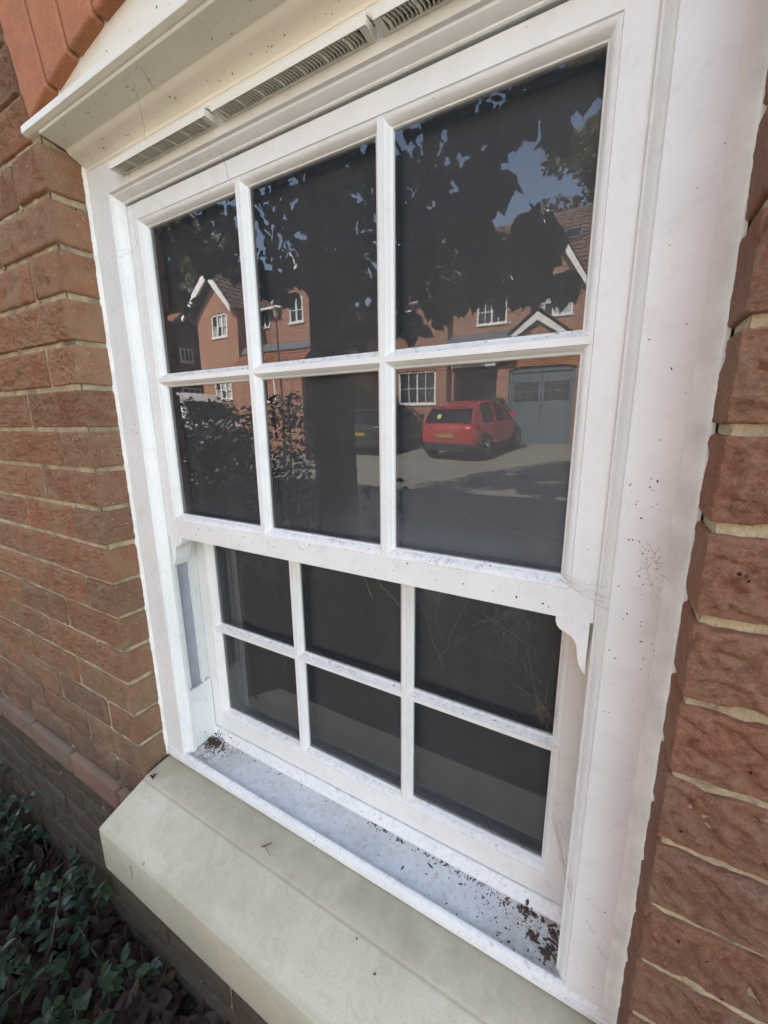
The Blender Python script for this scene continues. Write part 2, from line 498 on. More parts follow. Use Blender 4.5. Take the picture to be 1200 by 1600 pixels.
def leaf_mat(name, cols, rough=.4, trans=.2, scale=2.0):
    t = NT(name); p = t.n('ShaderNodeNewGeometry'); oi = t.n('ShaderNodeObjectInfo')
    c = t.ramp(t.math('ADD', t.math('MULTIPLY', t.n('ShaderNodeNewGeometry').outputs['Random Per Island'], .8), t.math('MULTIPLY', oi.outputs['Random'], .2)),
               [(i / (len(cols) - 1), c) for i, c in enumerate(cols)])
    n = t.noise(p.outputs['Position'], 60, 3)
    c = t.mix(t.ramp(n, [(.4, 0.0), (.7, .35)]), c, tuple(x * .5 for x in cols[0]))
    t.set(Base_Color=c, Roughness=rough)
    t.b.inputs['Specular IOR Level'].default_value = .25
    tl = t.n('ShaderNodeBsdfTranslucent'); t.l(c, tl.inputs[0])
    mx = t.n('ShaderNodeMixShader'); mx.inputs[0].default_value = trans
    t.l(t.b.outputs[0], mx.inputs[1]); t.l(tl.outputs[0], mx.inputs[2]); t.l(mx.outputs[0], t.out.inputs[0])
    return t.m


M['leaf'] = leaf_mat('broad tree leaf', [(.035, .055, .018), (.05, .075, .022), (.075, .085, .025), (.04, .06, .03)], .6)
M['leaf_hedge'] = leaf_mat('laurel leaf', [(.04, .07, .022), (.06, .10, .03), (.10, .15, .05)], .6)
M['leaf_bush'] = leaf_mat('dark glossy periwinkle leaf', [(.022, .034, .012), (.036, .054, .018), (.058, .080, .028)], .42, .08)
M['leaf_far'] = leaf_mat('far autumn foliage', [(.13, .15, .055), (.17, .17, .06), (.24, .19, .07), (.10, .13, .05)], .6, .3)
M['leaf_dead'] = leaf_mat('dead brown leaf', [(.05, .026, .018), (.08, .042, .027), (.13, .07, .043), (.04, .024, .018), (.20, .12, .07)], .6, .1)
M['leaf_tan'] = leaf_mat('fallen tan leaf', [(.30, .19, .10), (.34, .22, .11)], .6, .15)
M['bark'] = simple('grey brown bark', (.07, .058, .045), .95, var=.4, scale=12, bump=1, bscale=25, bdist=.02)
M['twig'] = simple('dry twig', (.11, .07, .05), .9)
M['debris'] = simple('crumbs of dirt', (.075, .045, .028), .95, var=.5, scale=90)
M['husk'] = simple('brown web husks', (.17, .12, .07), .9, var=.5, scale=120)
M['web'] = simple('dusty cobweb', (.26, .235, .19), .9, var=.3, scale=60)


def paint(name, col, coat=1.0):
    t = NT(name); p = t.coords()
    c = t.ramp(t.noise(p, 3, 4), [(.3, tuple(x * .9 for x in col)), (.7, col)])
    t.set(Base_Color=c, Roughness=.35, Metallic=.1)
    t.b.inputs['Coat Weight'].default_value = coat; t.b.inputs['Coat Roughness'].default_value = .04
    return t.m


M['red'] = paint('red car paint', (.50, .045, .04))
M['blackpaint'] = paint('black car paint', (.018, .02, .022))
M['vanwhite'] = paint('white van paint', (.75, .76, .77))
M['carglass'] = simple('tinted car glass', (.012, .014, .016), .05)
M['rubber'] = simple('tyre rubber', (.02, .02, .02), .8)
M['cladding'] = simple('black bumper plastic', (.025, .025, .027), .55)
M['alloy'] = simple('grey alloy wheel', (.30, .31, .32), .3, .8)
M['lamp_red'] = simple('red tail lamp lens', (.16, .006, .008), .12)
M['plate'] = simple('yellow number plate', (.38, .29, .06), .4)
M['sticker'] = simple('yellow green sticker', (.60, .66, .12), .5)
M['postgreen'] = simple('green lamp post paint', (.055, .075, .045), .5)
M['bulbglass'] = simple('yellowed lamp cover', (.55, .50, .22), .3)

# ------------------------------------------------------------------ the ground
GZ = -0.57


def ground_z(y):
    Y = MIRY - y
    if Y < 6.0: return GZ
    pts = [(6.0, GZ), (8.0, -.42), (10.2, -.20), (14.6, .125), (60, .9)]
    for (a, za), (b, zb) in zip(pts, pts[1:]):
        if Y <= b: return za + (zb - za) * (Y - a) / (b - a)
    return .9


g = MB()
ys = [60, 6, .0, -.9, -1.9, -3, -4.5, -5.8, -7, -7.8, -9, -10, -11, -12, -13, -14.4, -20, -60, -160]
xs = [-160, -60, -30, -18, -12, -6, 0, 6, 12, 30, 60, 160]
for yy in ys:
    for xx in xs: g.v.append((xx, yy, ground_z(yy)))
nx = len(xs)
for i in range(len(ys) - 1):
    for j in range(nx - 1): g.f.append((i * nx + j, (i + 1) * nx + j, (i + 1) * nx + j + 1, i * nx + j + 1))
go = g.build('driveway', M['drive'], kind='structure', smooth=True)
tag(go, 'worn grey brown tarmac drive seen reflected in the window', None)

# planting bed under the window: a lumpy soil sheet
sb = MB(); N1, N2 = 60, 36
for i in range(N1 + 1):
    for j in range(N2 + 1):
        x = -5.2 + 8.0 * i / N1; y = .0 - 1.55 * j / N2
        e = 1 - max(0, (j - N2 + 5) / 5.0)
        z = GZ + .004 + (.035 * noise.noise(Vector((x * 4, y * 4, 0))) + .012) * e + .012 * e
        sb.v.append((x, y, z))
for i in range(N1):
    for j in range(N2):
        a = i * (N2 + 1) + j; sb.f.append((a, a + 1, a + N2 + 2, a + N2 + 1))
sb.build('soil_bed', M['soil'], kind='structure', smooth=True)

# ------------------------------------------------------------------ our house: bricks, one by one
house = empty('brick_house', (0, 0, GZ), 'near brick house wall of rough red bricks round the white window', 'house')
XO = 0.4543            # half width of the window opening
ZT0 = 1.289            # top of the brick course level with the arch springing
CP = 0.075
ZSILL = .09


def rough_brick(L, H, D, nxn, nzn, nyn, seed, rnd=.0028, amp=.0026, chip=.0035):
    """a brick L x D x H, centred on x/z with its face at y=0; worn arrises and a torn face"""
    verts = []; faces = []
    so = Vector((seed * 7.13, seed * 3.7, seed * 1.9))

    def disp(p):
        c = Vector((max(-L / 2 + rnd, min(L / 2 - rnd, p[0])), max(rnd, min(D - rnd, p[1])), max(-H / 2 + rnd, min(H / 2 - rnd, p[2]))))
        d = Vector(p) - c
        if d.length < 1e-9: return Vector(p)
        dn = d.normalized(); q = c + dn * rnd
        onface = p[1] < .001
        e = min(L / 2 - abs(p[0]), H / 2 - abs(p[2])) if onface else 0.0
        k = min(1.0, e / .010) if onface else 0.0
        a = noise.fractal(q * 75 + so, .5, 2.2, 5) * amp * (.2 + .85 * k)
        chp = noise.noise(q * 42 + so) - .30
        if chp > 0 and e < .006: a -= chip * chp * 2.6
        r = 0.0
        if onface:
            v1 = abs(noise.noise(Vector((q.x * 26 + q.z * 16, 1.3, q.z * 62)) + so * 2))
            r = -amp * 1.0 * k * max(0.0, 1 - v1 * 6.5)
            r += amp * .6 * k * (1 if noise.noise(Vector((q.x * 20, 2, q.z * 34)) + so) > .05 else 0)
        return q + dn * (a + r)

    def grid(f, nu, nv):
        b = len(verts)
        for i in range(nu + 1):
            for j in range(nv + 1): verts.append(tuple(disp(f(i / nu, j / nv))))
        for i in range(nu):
            for j in range(nv):
                a = b + i * (nv + 1) + j; faces.append((a, a + nv + 1, a + nv + 2, a + 1))
    grid(lambda u, v: (-L / 2 + L * u, 0, -H / 2 + H * v), nxn, nzn)
    grid(lambda u, v: (-L / 2 + L * u, D * v, H / 2), nxn, nyn)
    grid(lambda u, v: (-L / 2 + L * u, D * (1 - v), -H / 2), nxn, nyn)
    grid(lambda u, v: (L / 2, D * u, -H / 2 + H * v), nyn, nzn)
    grid(lambda u, v: (-L / 2, D * (1 - u), -H / 2 + H * v), nyn, nzn)
    me = bpy.data.meshes.new('brick'); me.from_pydata(verts, [], faces)
    bm = bmesh.new(); bm.from_mesh(me); bmesh.ops.remove_doubles(bm, verts=bm.verts, dist=.00005)
    bmesh.ops.recalc_face_normals(bm, faces=bm.faces)
    # open back: make sure normals point out of the face (towards -y)
    bm.faces.ensure_lookup_table()
    s = sum(f.normal.y * f.calc_area() for f in bm.faces if f.calc_center_median().y < .004)
    if s > 0: bmesh.ops.reverse_faces(bm, faces=bm.faces)
    bm.to_mesh(me); bm.free()
    for p in me.polygons: p.use_smooth = True
    return me


BH = .0658
mesh_cache = {}


def brick_mesh(L, D, q, mat, variants=5):
    """q: 3 near, 2 middle, 1 far"""
    v = random.randrange(variants)
    key = (round(L, 4), D, q, mat, v)
    if key not in mesh_cache:
        n = {3: (int(L / .0024), 28, 14), 2: (int(L / .0085), 9, 6), 1: (int(L / .03) + 1, 3, 1)}[q]
        me = rough_brick(L, BH, D, max(3, n[0]), n[1], n[2], v * 13 + round(L * 1000) % 17 + 1, amp={'brick_band': .0009, 'brick_near': .0040}.get(mat, .0036))
        me.materials.append(M[mat]); mesh_cache[key] = me
    return mesh_cache[key]


hl = Vector(house.location)


def put_brick(name, me, x, y, z, ry=0.0, rz=0.0):
    o = bpy.data.objects.new(name, me); COL.objects.link(o); o.parent = house
    o.location = Vector((x, y, z)) - hl; o.rotation_euler = (0, ry, rz)
    return o


perp = MB()
rp = random.Random(3)


def perpend(x, z, yd=.0026):
    k = 8
    b0 = len(perp.v)
    for i in range(k + 1):
        zz = z - CP / 2 + CP * i / k
        for j, dx in enumerate((-.0062, -.002, .002, .0062)):
            perp.v.append((x + dx, yd + rp.uniform(-.0007, .0009) + (.0012 if j in (0, 3) else 0), zz))
    for i in range(k):
        for j in range(3):
            a = b0 + i * 4 + j; perp.f.append((a, a + 1, a + 5, a + 4))


def course(side, k, xend, mat, q, y=0.0, start=XO):
    """lay one course outwards from the window jamb; odd courses start with a stretcher"""
    zc = ZT0 - k * CP - CP / 2 + .0008 * random.uniform(-1, 1)
    x = start; first = True; sgn = -1 if side == 'L' else 1
    while x < xend:
        L = .215 if (k % 2 or not first) else .1025
        if x > .75 + .3: qq = min(q, 2)
        else: qq = q
        if x > 1.6: qq = 1
        Lr = L + random.uniform(-.003, .002)
        cx = sgn * (x + L / 2)
        # first brick keeps its jamb end true
        me = brick_mesh(L, .1025, qq, mat)
        put_brick('brick', me, cx, y + random.uniform(-.0035, .001), zc, D2R(random.uniform(-.35, .35)))
        if x + L < 2.3: perpend(sgn * (x + L + .0049), ZT0 - k * CP - CP / 2, .0022 if side == 'L' else .0035)
        x += L + .0098; first = False


# left of the window
for k in range(-7, 17):
    if k < 0:
        continue
    course('L', k, 2.2, 'brick', 3 if 3 <= k < 14 else 2)
for k in range(0, 17):
    course('R', k, .95, 'brick_near', 3)
# below the sill: plinth band, then lower bricks toned dark for shade
for i in range(13):
    x = 1.0 + -2.62 - .225 + .2248 * i + .05
    if x > .95: break
    me = brick_mesh(.215, .1025, 2, 'brick_band')
    put_brick('plinth_brick', me, x, -.014 + random.uniform(-.001, .001), ZT0 - 17 * CP - CP / 2)
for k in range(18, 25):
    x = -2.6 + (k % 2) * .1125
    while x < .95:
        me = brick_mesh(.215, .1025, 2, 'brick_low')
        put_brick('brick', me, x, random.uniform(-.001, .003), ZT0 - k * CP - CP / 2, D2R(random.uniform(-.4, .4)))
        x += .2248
for xx in (-1, 1):   # course hidden behind the ends of the stone sill
    pass
# above the springing, beside the arch
ARCH = [(.465, 1.316, .50), (.398, 1.337, 0), (.331, 1.354, 0), (.262, 1.366, 0), (.191, 1.375, 0), (.119, 1.381, 0), (.047, 1.384, 0)]


def skew_x(z):        # edge of the arch skewback
    return .468 + (z - 1.316) * .285


for side in (-1, 1):
    for k in range(-6, 0):
        zc = ZT0 - k * CP - CP / 2
        x = skew_x(zc + .03) + .008; first = True
        while x < 1.9:
            L = .215 if (k % 2 or not first) else .14
            q = 3 if (side < 0 and x < .8) or side > 0 and x < .7 else 1
            me = brick_mesh(L, .1025, q, 'brick')
            put_brick('brick', me, side * (x + L / 2), random.uniform(-.002, .002), zc, D2R(random.uniform(-.3, .3)))
            x += L + .01; first = False
# gauged arch: smooth tapering orange bricks with splayed lower edges
arc_pts = [(-.468, 1.314), (-.398, 1.3365), (-.330, 1.3535), (-.259, 1.3665), (-.187, 1.375), (-.113, 1.3805), (-.0375, 1.383)]
arc_pts += [(-x, z) for x, z in arc_pts[::-1]]
FOC = (0.0, -.32)
for i in range(len(arc_pts) - 1):
    (x0, z0), (x1, z1) = arc_pts[i], arc_pts[i + 1]

    def up(x, z, h):
        d = Vector((x - FOC[0], z - FOC[1])); d *= (1 + h / d.y); return (FOC[0] + d.x, FOC[1] + d.y)
    e = .0028
    d = Vector((x1 - x0, z1 - z0)).normalized() * e
    a = (x0 + d.x, z0 + d.y); b = (x1 - d.x, z1 - d.y)
    hgt = 1.60 - max(z0, z1)
    c = up(b[0], b[1], 1.60 - b[1]); f = up(a[0], a[1], 1.60 - a[1])
    pb = MB(); pb.prism([a, b, c, f], 1, -.006, .10)
    o = pb.build('arch_brick', M['brick_rub'], house, bevel=.004, seg=3)
perp.build('perpend_mortar', M['mortar'], house, kind='stuff', recalc=False, smooth=True)
# mortar body behind everything (set back so that every joint is recessed)
mo = MB()
MY = .0068
mo.box(-9.0, -XO - .0050, MY, .16, GZ - .3, ZT0 + .01)
mo.box(XO + .0050, 5.0, MY, .16, GZ - .3, ZT0 + .01)
mo.box(-XO - .0050, XO + .0050, MY, .16, GZ - .3, ZSILL - .13)
mo.box(-9.0, 5.0, .0085, .16, ZT0 + .12, 5.2) if False else None
mo.prism([(-9, ZT0 + .01), (-.46, ZT0 + .01), (-.40, 1.345), (-.26, 1.372), (0, 1.392), (.26, 1.372), (.40, 1.345), (.46, ZT0 + .01), (5, ZT0 + .01), (5, 5.2), (-9, 5.2)], 1, MY + .001, .16)
mo.build('mortar', M['mortar'], house)
def rough_sheet(f, nu, nv, amp, name='mortar'):
    ms = MB()
    for i in range(nu + 1):
        for j in range(nv + 1):
            p = Vector(f(i / nu, j / nv)); q = p * 55
            d_ = noise.fractal(q, .7, 2.0, 4) * amp
            ms.v.append((p.x, p.y + d_, p.z))
    for i in range(nu):
        for j in range(nv):
            a = i * (nv + 1) + j; ms.f.append((a, a + nv + 1, a + nv + 2, a + 1))
    return ms.build(name, M['mortar'], house, smooth=True, recalc=False)


rough_sheet(lambda u, v: (-1.25 + (1.25 - XO - .0060) * u, MY - .0022, .0 + 1.31 * v), 170, 300, .0016)
rough_sheet(lambda u, v: (XO + .0060 + .3 * u, MY - .0010, .0 + 1.31 * v), 60, 300, .0020)
# weathered skin: far brickwork beyond the laid bricks and the rest of the house
sk = MB()
sk.box(-9, -2.35, .001, .15, GZ - .2, 5.2)
sk.box(1.06, 5, .001, .15, GZ - .2, 5.2)
sk.box(-2.35, 1.06, .001, .15, 1.76, 5.2)
sk.box(-9.0, -8.85, .16, 7.0, GZ - .2, 5.2); sk.box(4.85, 5.0, .16, 7.0, GZ - .2, 5.2); sk.box(-9.0, 5.0, 7.0, 7.15, GZ - .2, 5.2)
sk.build('wall', M['fbrick'], house)
rf = MB()
rf.prism([(-.35, 5.12), (3.5, 7.75), (7.5, 5.12), (7.5, 5.22), (3.5, 7.87), (-.35, 5.22)], 0, -9.3, 5.3)
rf.build('roof', M['tile'], house)
gb = MB(); gb.prism([(0.02, 5.21), (3.5, 7.72), (7.1, 5.21)], 0, -8.98, -8.9); gb.prism([(0.02, 5.21), (3.5, 7.72), (7.1, 5.21)], 0, 4.9, 4.98)
gb.build('gable_wall', M['fbrick'], house)
fl = MB(); fl.box(-8.8, 4.8, .3, 6.9, 1.9, 2.0); fl.build('floor', M['dark'], house)

# sealant smeared between frame and brick
for sgn, name in ((-1, 'sealant'), (1, 'sealant')):
    s_ = MB(); n = 420
    rows = []
    for i in range(n + 1):
        z = .10 + (1.275 - .10) * i / n
        wv = noise.noise(Vector((z * 17, sgn * 3, 0))) * .0025 + noise.noise(Vector((z * 70, sgn * 5, 1))) * .0022 + max(0, noise.noise(Vector((z * 150, sgn * 5, 4)))) * .003
        out = .0535 + wv * .8 if sgn < 0 else .050 + wv
        wv2 = noise.noise(Vector((z * 25, 7, sgn))) * .0025
        j = (z - ZT0) / CP % 1.0
        joint = max(0, 1 - min(j, 1 - j) / .12)
        rows.append([(sgn * (XO - (.004 if sgn < 0 else .016) + wv2 * .6), .0621, z), (sgn * (XO - (.003 if sgn < 0 else .010) + wv2 * .5), .0606 , z), (sgn * (XO - .0020), .0585 - wv2 * .5, z),
                     (sgn * (XO - .0008 + joint * .0006), .0570, z), (sgn * (XO - .0004 + joint * .0008), min(.0565, out + .003), z), (sgn * (XO + .003), out + .003, z)])
    for r in rows: s_.v += r
    for i in range(n):
        for j in range(5): s_.f.append((i * 6 + j, i * 6 + j + 1, (i + 1) * 6 + j + 1, (i + 1) * 6 + j))
    o = s_.build(name, M['sealant'], house, smooth=True)

# ------------------------------------------------------------------ the window
win = empty('sash_window', (0, .07, .10), 'large white sash window with twelve dark panes in the brick wall', 'window')
YG, YS, YF = .0965, .083, .0626


def mitre(mb, prof, x0, x1, z0, z1, sides='LRTB', zfoot=None):
    """prof: list of (d outward, y). opening x0..x1, z0..z1"""
    for s in sides:
        ra, rb = [], []
        for d, y in prof:
            if s == 'L': ra.append((x0 - d, y, (z0 - d) if zfoot is None else zfoot)); rb.append((x0 - d, y, z1 + d))
            if s == 'R': ra.append((x1 + d, y, (z0 - d) if zfoot is None else zfoot)); rb.append((x1 + d, y, z1 + d))
            if s == 'T': ra.append((x0 - d, y, z1 + d)); rb.append((x1 + d, y, z1 + d))
            if s == 'B': ra.append((x0 - d, y, z0 - d)); rb.append((x1 + d, y, z0 - d))
        mb.loft([ra, rb])
    return mb


# outer frame: lip, ovolo, flat face
pf = [(.0135, .150), (.0135, .0872), (0.0, .0872), (0.0, .0800), (.0012, .0785), (.0030, .0785), (.0036, .0772), (.0060, .0716), (.0092, .0682), (.0116, .0672), (.0122, .0650), (.0128, .0626),
      (.0705, .0626), (.0705, .150)]
for s, nm in (('L', 'jamb'), ('R', 'jamb')):
    b = MB(); mitre(b, pf, -.383, .383, 0, 1.2117, s, zfoot=.118)
    smooth_by_angle(b.build(nm, M['upvc'], win), 22)
b = MB(); mitre(b, pf[:-2] + [(.060, .0626), (.060, .150)], -.383, .383, 0, 1.2117, 'T')
smooth_by_angle(b.build('head', M['upvc'], win), 22)
# jamb liners with the balance channel
for sg in (-1, 1):
    b = MB()
    b.box(*sorted((sg * .3832, sg * .3925)), .1215, .1262, .27, 1.2)
    b.box(*sorted((sg * .3872, sg * .3955)), .0880, .0950, .27, 1.2)
    b.build('parting_bead', M['upvc'], win)
    b = MB(); b.box(*sorted((sg * .3935, sg * .3965)), .0951, .1214, .27, 1.2); b.build('balance_track', M['liner'], win)
    b = MB(); b.box(*sorted((sg * .3845, sg * .3945)), .0860, .1435, .122, .270)
    b.build('stop_block', M['upvc'], win, bevel=.003)
    b = MB(); b.box(*sorted((sg * .3925, sg * .3960)), .1262, .19, .122, 1.2); b.build('liner', M['upvc'], win)


def sash(name, gx, z0, z1, yg, foot, zh, xb, outer):
    """gx half width of the glass, z0/z1 glass bottom/top, foot = rail below the glass, outer = stile width"""
    ys = yg - .0135
    root = bpy.data.objects.new(name, None); COL.objects.link(root); root.parent = win; root.location = -Vector(win.location)
    root.empty_display_size = .1
    prof = [(.0120, yg + .024), (.0120, yg + .0046), (0.0, yg + .0046), (0.0, yg - .0010), (.0008, yg - .0030), (.0022, yg - .0036), (.0028, yg - .0046), (.0058, yg - .0095), (.0088, yg - .0118), (.0108, yg - .0124), (.0114, yg - .0118), (.0119, yg - .0126), (.0124, ys)]
    topw = {'upper_sash': .0360, 'lower_sash': .036}[name]
    for s, nm, wd in (('L', 'stile', outer), ('R', 'stile', outer + (.0009 if name == 'upper_sash' else 0)), ('T', 'top_rail', topw), ('B', 'bottom_rail', foot)):
        # butt/mitre: every piece is cut on the mitre line of the bead, with its own width
        b = MB(); P = prof + [(wd, ys), (wd, yg + .024)]
        ra, rb = [], []
        for d, y in P:
            dd = min(d, outer)
            if s == 'L': ra.append((-gx - d, y, z0 - d * (foot / outer if d > .0124 else 1))); rb.append((-gx - d, y, z1 + d * (topw / outer if d > .0124 else 1)))
            if s == 'R': ra.append((gx + d, y, z0 - d * (foot / outer if d > .0124 else 1))); rb.append((gx + d, y, z1 + d * (topw / outer if d > .0124 else 1)))
            k = outer / wd if (d > .0124) else 1
            if s == 'T': ra.append((-gx - d * k, y, z1 + d)); rb.append((gx + d * k, y, z1 + d))
            if s == 'B': ra.append((-gx - d * k, y, z0 - d)); rb.append((gx + d * k, y, z0 - d))
        b.loft([ra, rb])
        o = b.build(nm, M['upvc'], root, local=True); o.location = (0, 0, 0); smooth_by_angle(o, 22)
    # glazing bars
    hw = .0122
    bp = [(-hw, yg + .003), (-hw, yg - .001), (-hw + .0008, yg - .0030), (-.0088, yg - .0050), (-.0062, yg - .0095), (-.0042, yg - .0116), (-.0038, yg - .0130),
          (.0038, yg - .0130), (.0042, yg - .0116), (.0062, yg - .0095), (.0088, yg - .0050), (hw - .0008, yg - .0030), (hw, yg - .001), (hw, yg + .003)]
    for x in (-xb, xb):
        b = MB(); b.loft([[(x + d, y, z0 - .011) for d, y in bp], [(x + d, y, z1 + .011) for d, y in bp]])
        o = b.build('glazing_bar', M['upvc'], root, local=True); o.location = (0, 0, 0); smooth_by_angle(o, 22)
    b = MB(); b.loft([[(-gx - .011, y + .0003, zh + d) for d, y in bp], [(gx + .011, y + .0003, zh + d) for d, y in bp]])
    o = b.build('glazing_bar', M['upvc'], root, local=True); o.location = (0, 0, 0); smooth_by_angle(o, 22)
    # six panes
    X = [-gx - .004, -xb, xb, gx + .004]; Z = [z0 - .004, zh, z1 + .004]
    for i in range(3):
        for j in range(2):
            b = MB(); b.box(X[i] + .0008, X[i + 1] - .0008, yg, yg + .004, Z[j] + .0008, Z[j + 1] - .0008)
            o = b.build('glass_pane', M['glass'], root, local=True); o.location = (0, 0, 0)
            o.data.materials.append(M['clear'])
            for p in o.data.polygons: p.material_index = 0 if p.normal.y < -.9 else 1
            # black spacer bar round the edge of each unit
    b = MB()
    for i in range(3):
        for j in range(2):
            e = .0118 if 0 < i else .0035; e2 = .0118 if i < 2 else .0035
            xa, xz = X[i] + e, X[i + 1] - e2
            za = Z[j] + (.0118 if j else .0035); zz = Z[j + 1] - (.0118 if not j else .0035)
            b.box(xa - .004, xa + .0012, yg + .005, yg + .018, za, zz); b.box(xz - .0012, xz + .004, yg + .005, yg + .018, za, zz)
            b.box(xa + .0013, xz - .0013, yg + .005, yg + .018, za - .003, za + .0012); b.box(xa + .0013, xz - .0013, yg + .005, yg + .018, zz - .0012, zz + .003)
    o = b.build('spacer_bar', M['dark'], root, local=True); o.location = (0, 0, 0)
    return root


us = sash('upper_sash', .3441, .6756, 1.1728, YG, .0475, .9247, .1168, .0378)
ls = sash('lower_sash', .3459, .1970, .640, .1576, .0530, .4015, .1175, .0445)
# sash horns under the meeting rail
hp = [(.3795, .6285), (.3440, .6285), (.3440, .6215), (.3455, .6165), (.3490, .6125), (.3535, .6105), (.3580, .6085), (.3625, .6050), (.3660, .6000), (.3680, .5935), (.3688, .5860),
      (.3700, .5790), (.3720, .5735), (.3748, .5690), (.3768, .5650), (.3795, .5630)]
for sg in (-1, 1):
    b = MB(); b.prism([(sg * x, z) for x, z in hp], 1, .0831, .1195)
    o = b.build('horn', M['upvc'], us, local=True); o.location = (0, 0, 0)
    bv = o.modifiers.new('bevel', 'BEVEL'); bv.width = .0014; bv.segments = 2; bv.limit_method = 'ANGLE'; bv.angle_limit = D2R(50)
    smooth_by_angle(o, 40)
# blinds behind the glass
b = MB(); b.box(-.43, .43, YG + .026, YG + .028, .645, 1.26); b.build('blind', M['blind'], win)
b = MB(); b.box(-.43, .43, .1576 + .026, .1576 + .028, .11, .74); b.build('blind', M['blind'], win)
b = MB(); b.box(-.44, .44, .30, .31, .1, 1.27); b.box(-.443, -.44, .15, .31, .1, 1.27); b.box(.44, .443, .15, .31, .1, 1.27); b.box(-.44, .44, .16, .30, 1.27, 1.275); b.box(-.44, .44, .161, .30, .095, .0995)
b.build('inner_reveal', M['dark'], win)
# projecting sill: sloped upstand, grimy flat, rounded nose
sp_ = [(.150, .1435), (.1415, .1432), (.1300, .1290), (.1288, .1262)]
b = MB(); b.prism([(.160, .1430), (.1410, .1430), (.1295, .1290), (.1293, .105), (.160, .105)], 0, -.3945, .3945)
b.build('sill_upstand', M['upvc'], win)
b = MB(); b.prism([(.1291, .1262), (.0727, .1178), (.0727, .106), (.1291, .106)], 0, -.3945, .3945)
b.build('sill_tread', M['sill_top'], win)
nose = [(.0725, .1180), (.0712, .1196), (.0690, .1228), (.0660, .1240), (.0625, .1228), (.0600, .1195), (.0592, .1160), (.0592, .1115), (.0575, .1105), (.0575, .1030), (.0600, .1010), (.0725, .1010)]
b = MB(); b.prism(nose, 0, -.4515, .4515)
smooth_by_angle(b.build('sill_nose', M['upvc'], win), 40)

# stone sill
stone = empty('stone_sill', (0, 0, .02), 'long cream cast stone sill sloping out under the white window', 'sill')
b = MB()
prof = [(.160, .1000), (.045, .0965), (.003, .0905), (-.0015, .0868), (-.0045, .0860), (-.0955, .0530), (-.0985, .0500), (-.0990, -.0450), (-.0965, -.0490), (.100, -.0490)]
b.prism(prof, 0, -.4500, .640)
st = b.build('sill_slab', M['stone'], stone, bevel=.0022)

# cornice, soffit, infill board over the window
head = empty('window_head', (0, .03, 1.27), 'cream moulded cornice and infill board above the white window', 'cornice')
b = MB()
b.prism([(-.0075, 1.3030), (-.0075, 1.3125), (-.004, 1.3150), (.0500, 1.3160), (.0500, 1.2985), (.0000, 1.2985), (-.0030, 1.3005)], 0, -.4925, .4925)
b.build('cornice_lip', M['cream'], head, bevel=.0008)
b = MB()
cv = [(-.0005, 1.2983), (.0015, 1.2960), (.0060, 1.2945), (.0320, 1.2905), (.0350, 1.2898), (.0368, 1.2880), (.0385, 1.2852), (.0430, 1.2825), (.0520, 1.2795), (.0580, 1.2760), (.0610, 1.2725), (.0618, 1.2685), (.120, 1.2685), (.120, 1.2983)]
b.prism(cv, 0, -.4535, .4535)
smooth_by_angle(b.build('cove', M['cream'], head), 28)
b = MB()
bd = [(-.4680, 1.3140)] + [(x * .985, z + .0100) for x, z in arc_pts[1:-1]] + [(.4680, 1.3140)]
b.prism([(-.475, 1.3158)] + [(x, z + .012) for x, z in arc_pts] + [(.475, 1.3158)], 1, .0110, .05)
b.build('infill_board', M['cream'], head)
b = MB(); b.prism([(.0100, 1.3175), (.0060, 1.3165), (.0060, 1.3158), (.0120, 1.3158)], 0, -.46, .46); b.build('bead', M['cream'], head)


# slotted vents
def vent(x0, x1, label):
    t = empty('trickle_vent', ((x0 + x1) / 2, .05, 1.245), label, 'vent', 'slotted vents along the window head')
    y0, y1, z0, z1 = .0400, .0624, 1.2355, 1.2475
    b = MB()
    # hood: sloping top that rounds down to a thin front lip, solid ends
    b.prism([(y0, z0), (y0 + .0013, z0), (y0 + .0016, z1 - .003), (y1, z1 + .003), (y1, z1 + .0065), (.048, z1 + .0035), (y0 + .002, z1 - .0002), (y0, z1 - .0025)], 0, x0, x1)
    b.build('hood', M['vent'], t, bevel=.0005)
    b = MB()
    b.box(x0 + .0001, x0 + .0085, y0 + .0015, y1, z0 + .0002, z1 - .0035); b.build('end_cap', M['vent'], t)
    b = MB(); b.box(x1 - .0085, x1 - .0001, y0 + .0015, y1, z0 + .0002, z1 - .0035)
    b.build('end_cap', M['vent'], t)
    b = MB(); b.box(x0 + .0087, x1 - .0087, y1 - .0035, y1 - .0001, z0 + .0003, z0 + .004); b.build('back_rail', M['vent'], t)
    b = MB(); b.box(x0 + .0087, x1 - .0087, y0 + .0020, y1 - .0036, z0 + .0048, z0 + .0053); b.build('back_plate', M['dark'], t)
    # curved louvre fins with a broad brace every sixth
    n = int((x1 - x0 - .018) / .0046)
    fin = MB(); wide = MB()
    for side in ('f',):
        prev = []
    base = None
    for i in range(n):
        x = x0 + .0105 + i * .0046
        pts = []
        for s in range(5):
            u = s / 4; pts.append((x + .0030 * math.sin(u * 2.2), y0 + .0022 + (y1 - y0 - .0060) * u))
        t2 = .00042 if i % 7 else .0016
        poly = [(px - t2, py) for px, py in pts] + [(px + t2, py) for px, py in pts[::-1]]
        if i % 7 == 0:
            wide = MB(); wide.prism(poly, 2, z0 + .0002, z0 + .0047); wide.build('brace', M['vent'], t)
        else: fin.prism(poly, 2, z0 + .0004, z0 + .0046)
    fin.build('louvre', M['vent'], t, kind='stuff')
    return t


vent(-.3450, -.1190, 'short leftmost cream slotted vent under the cornice')
vent(-.1070, .1265, 'middle cream slotted vent between the other two under the cornice')
vent(.1345, .3600, 'rightmost cream slotted vent cut off by the top of the picture')

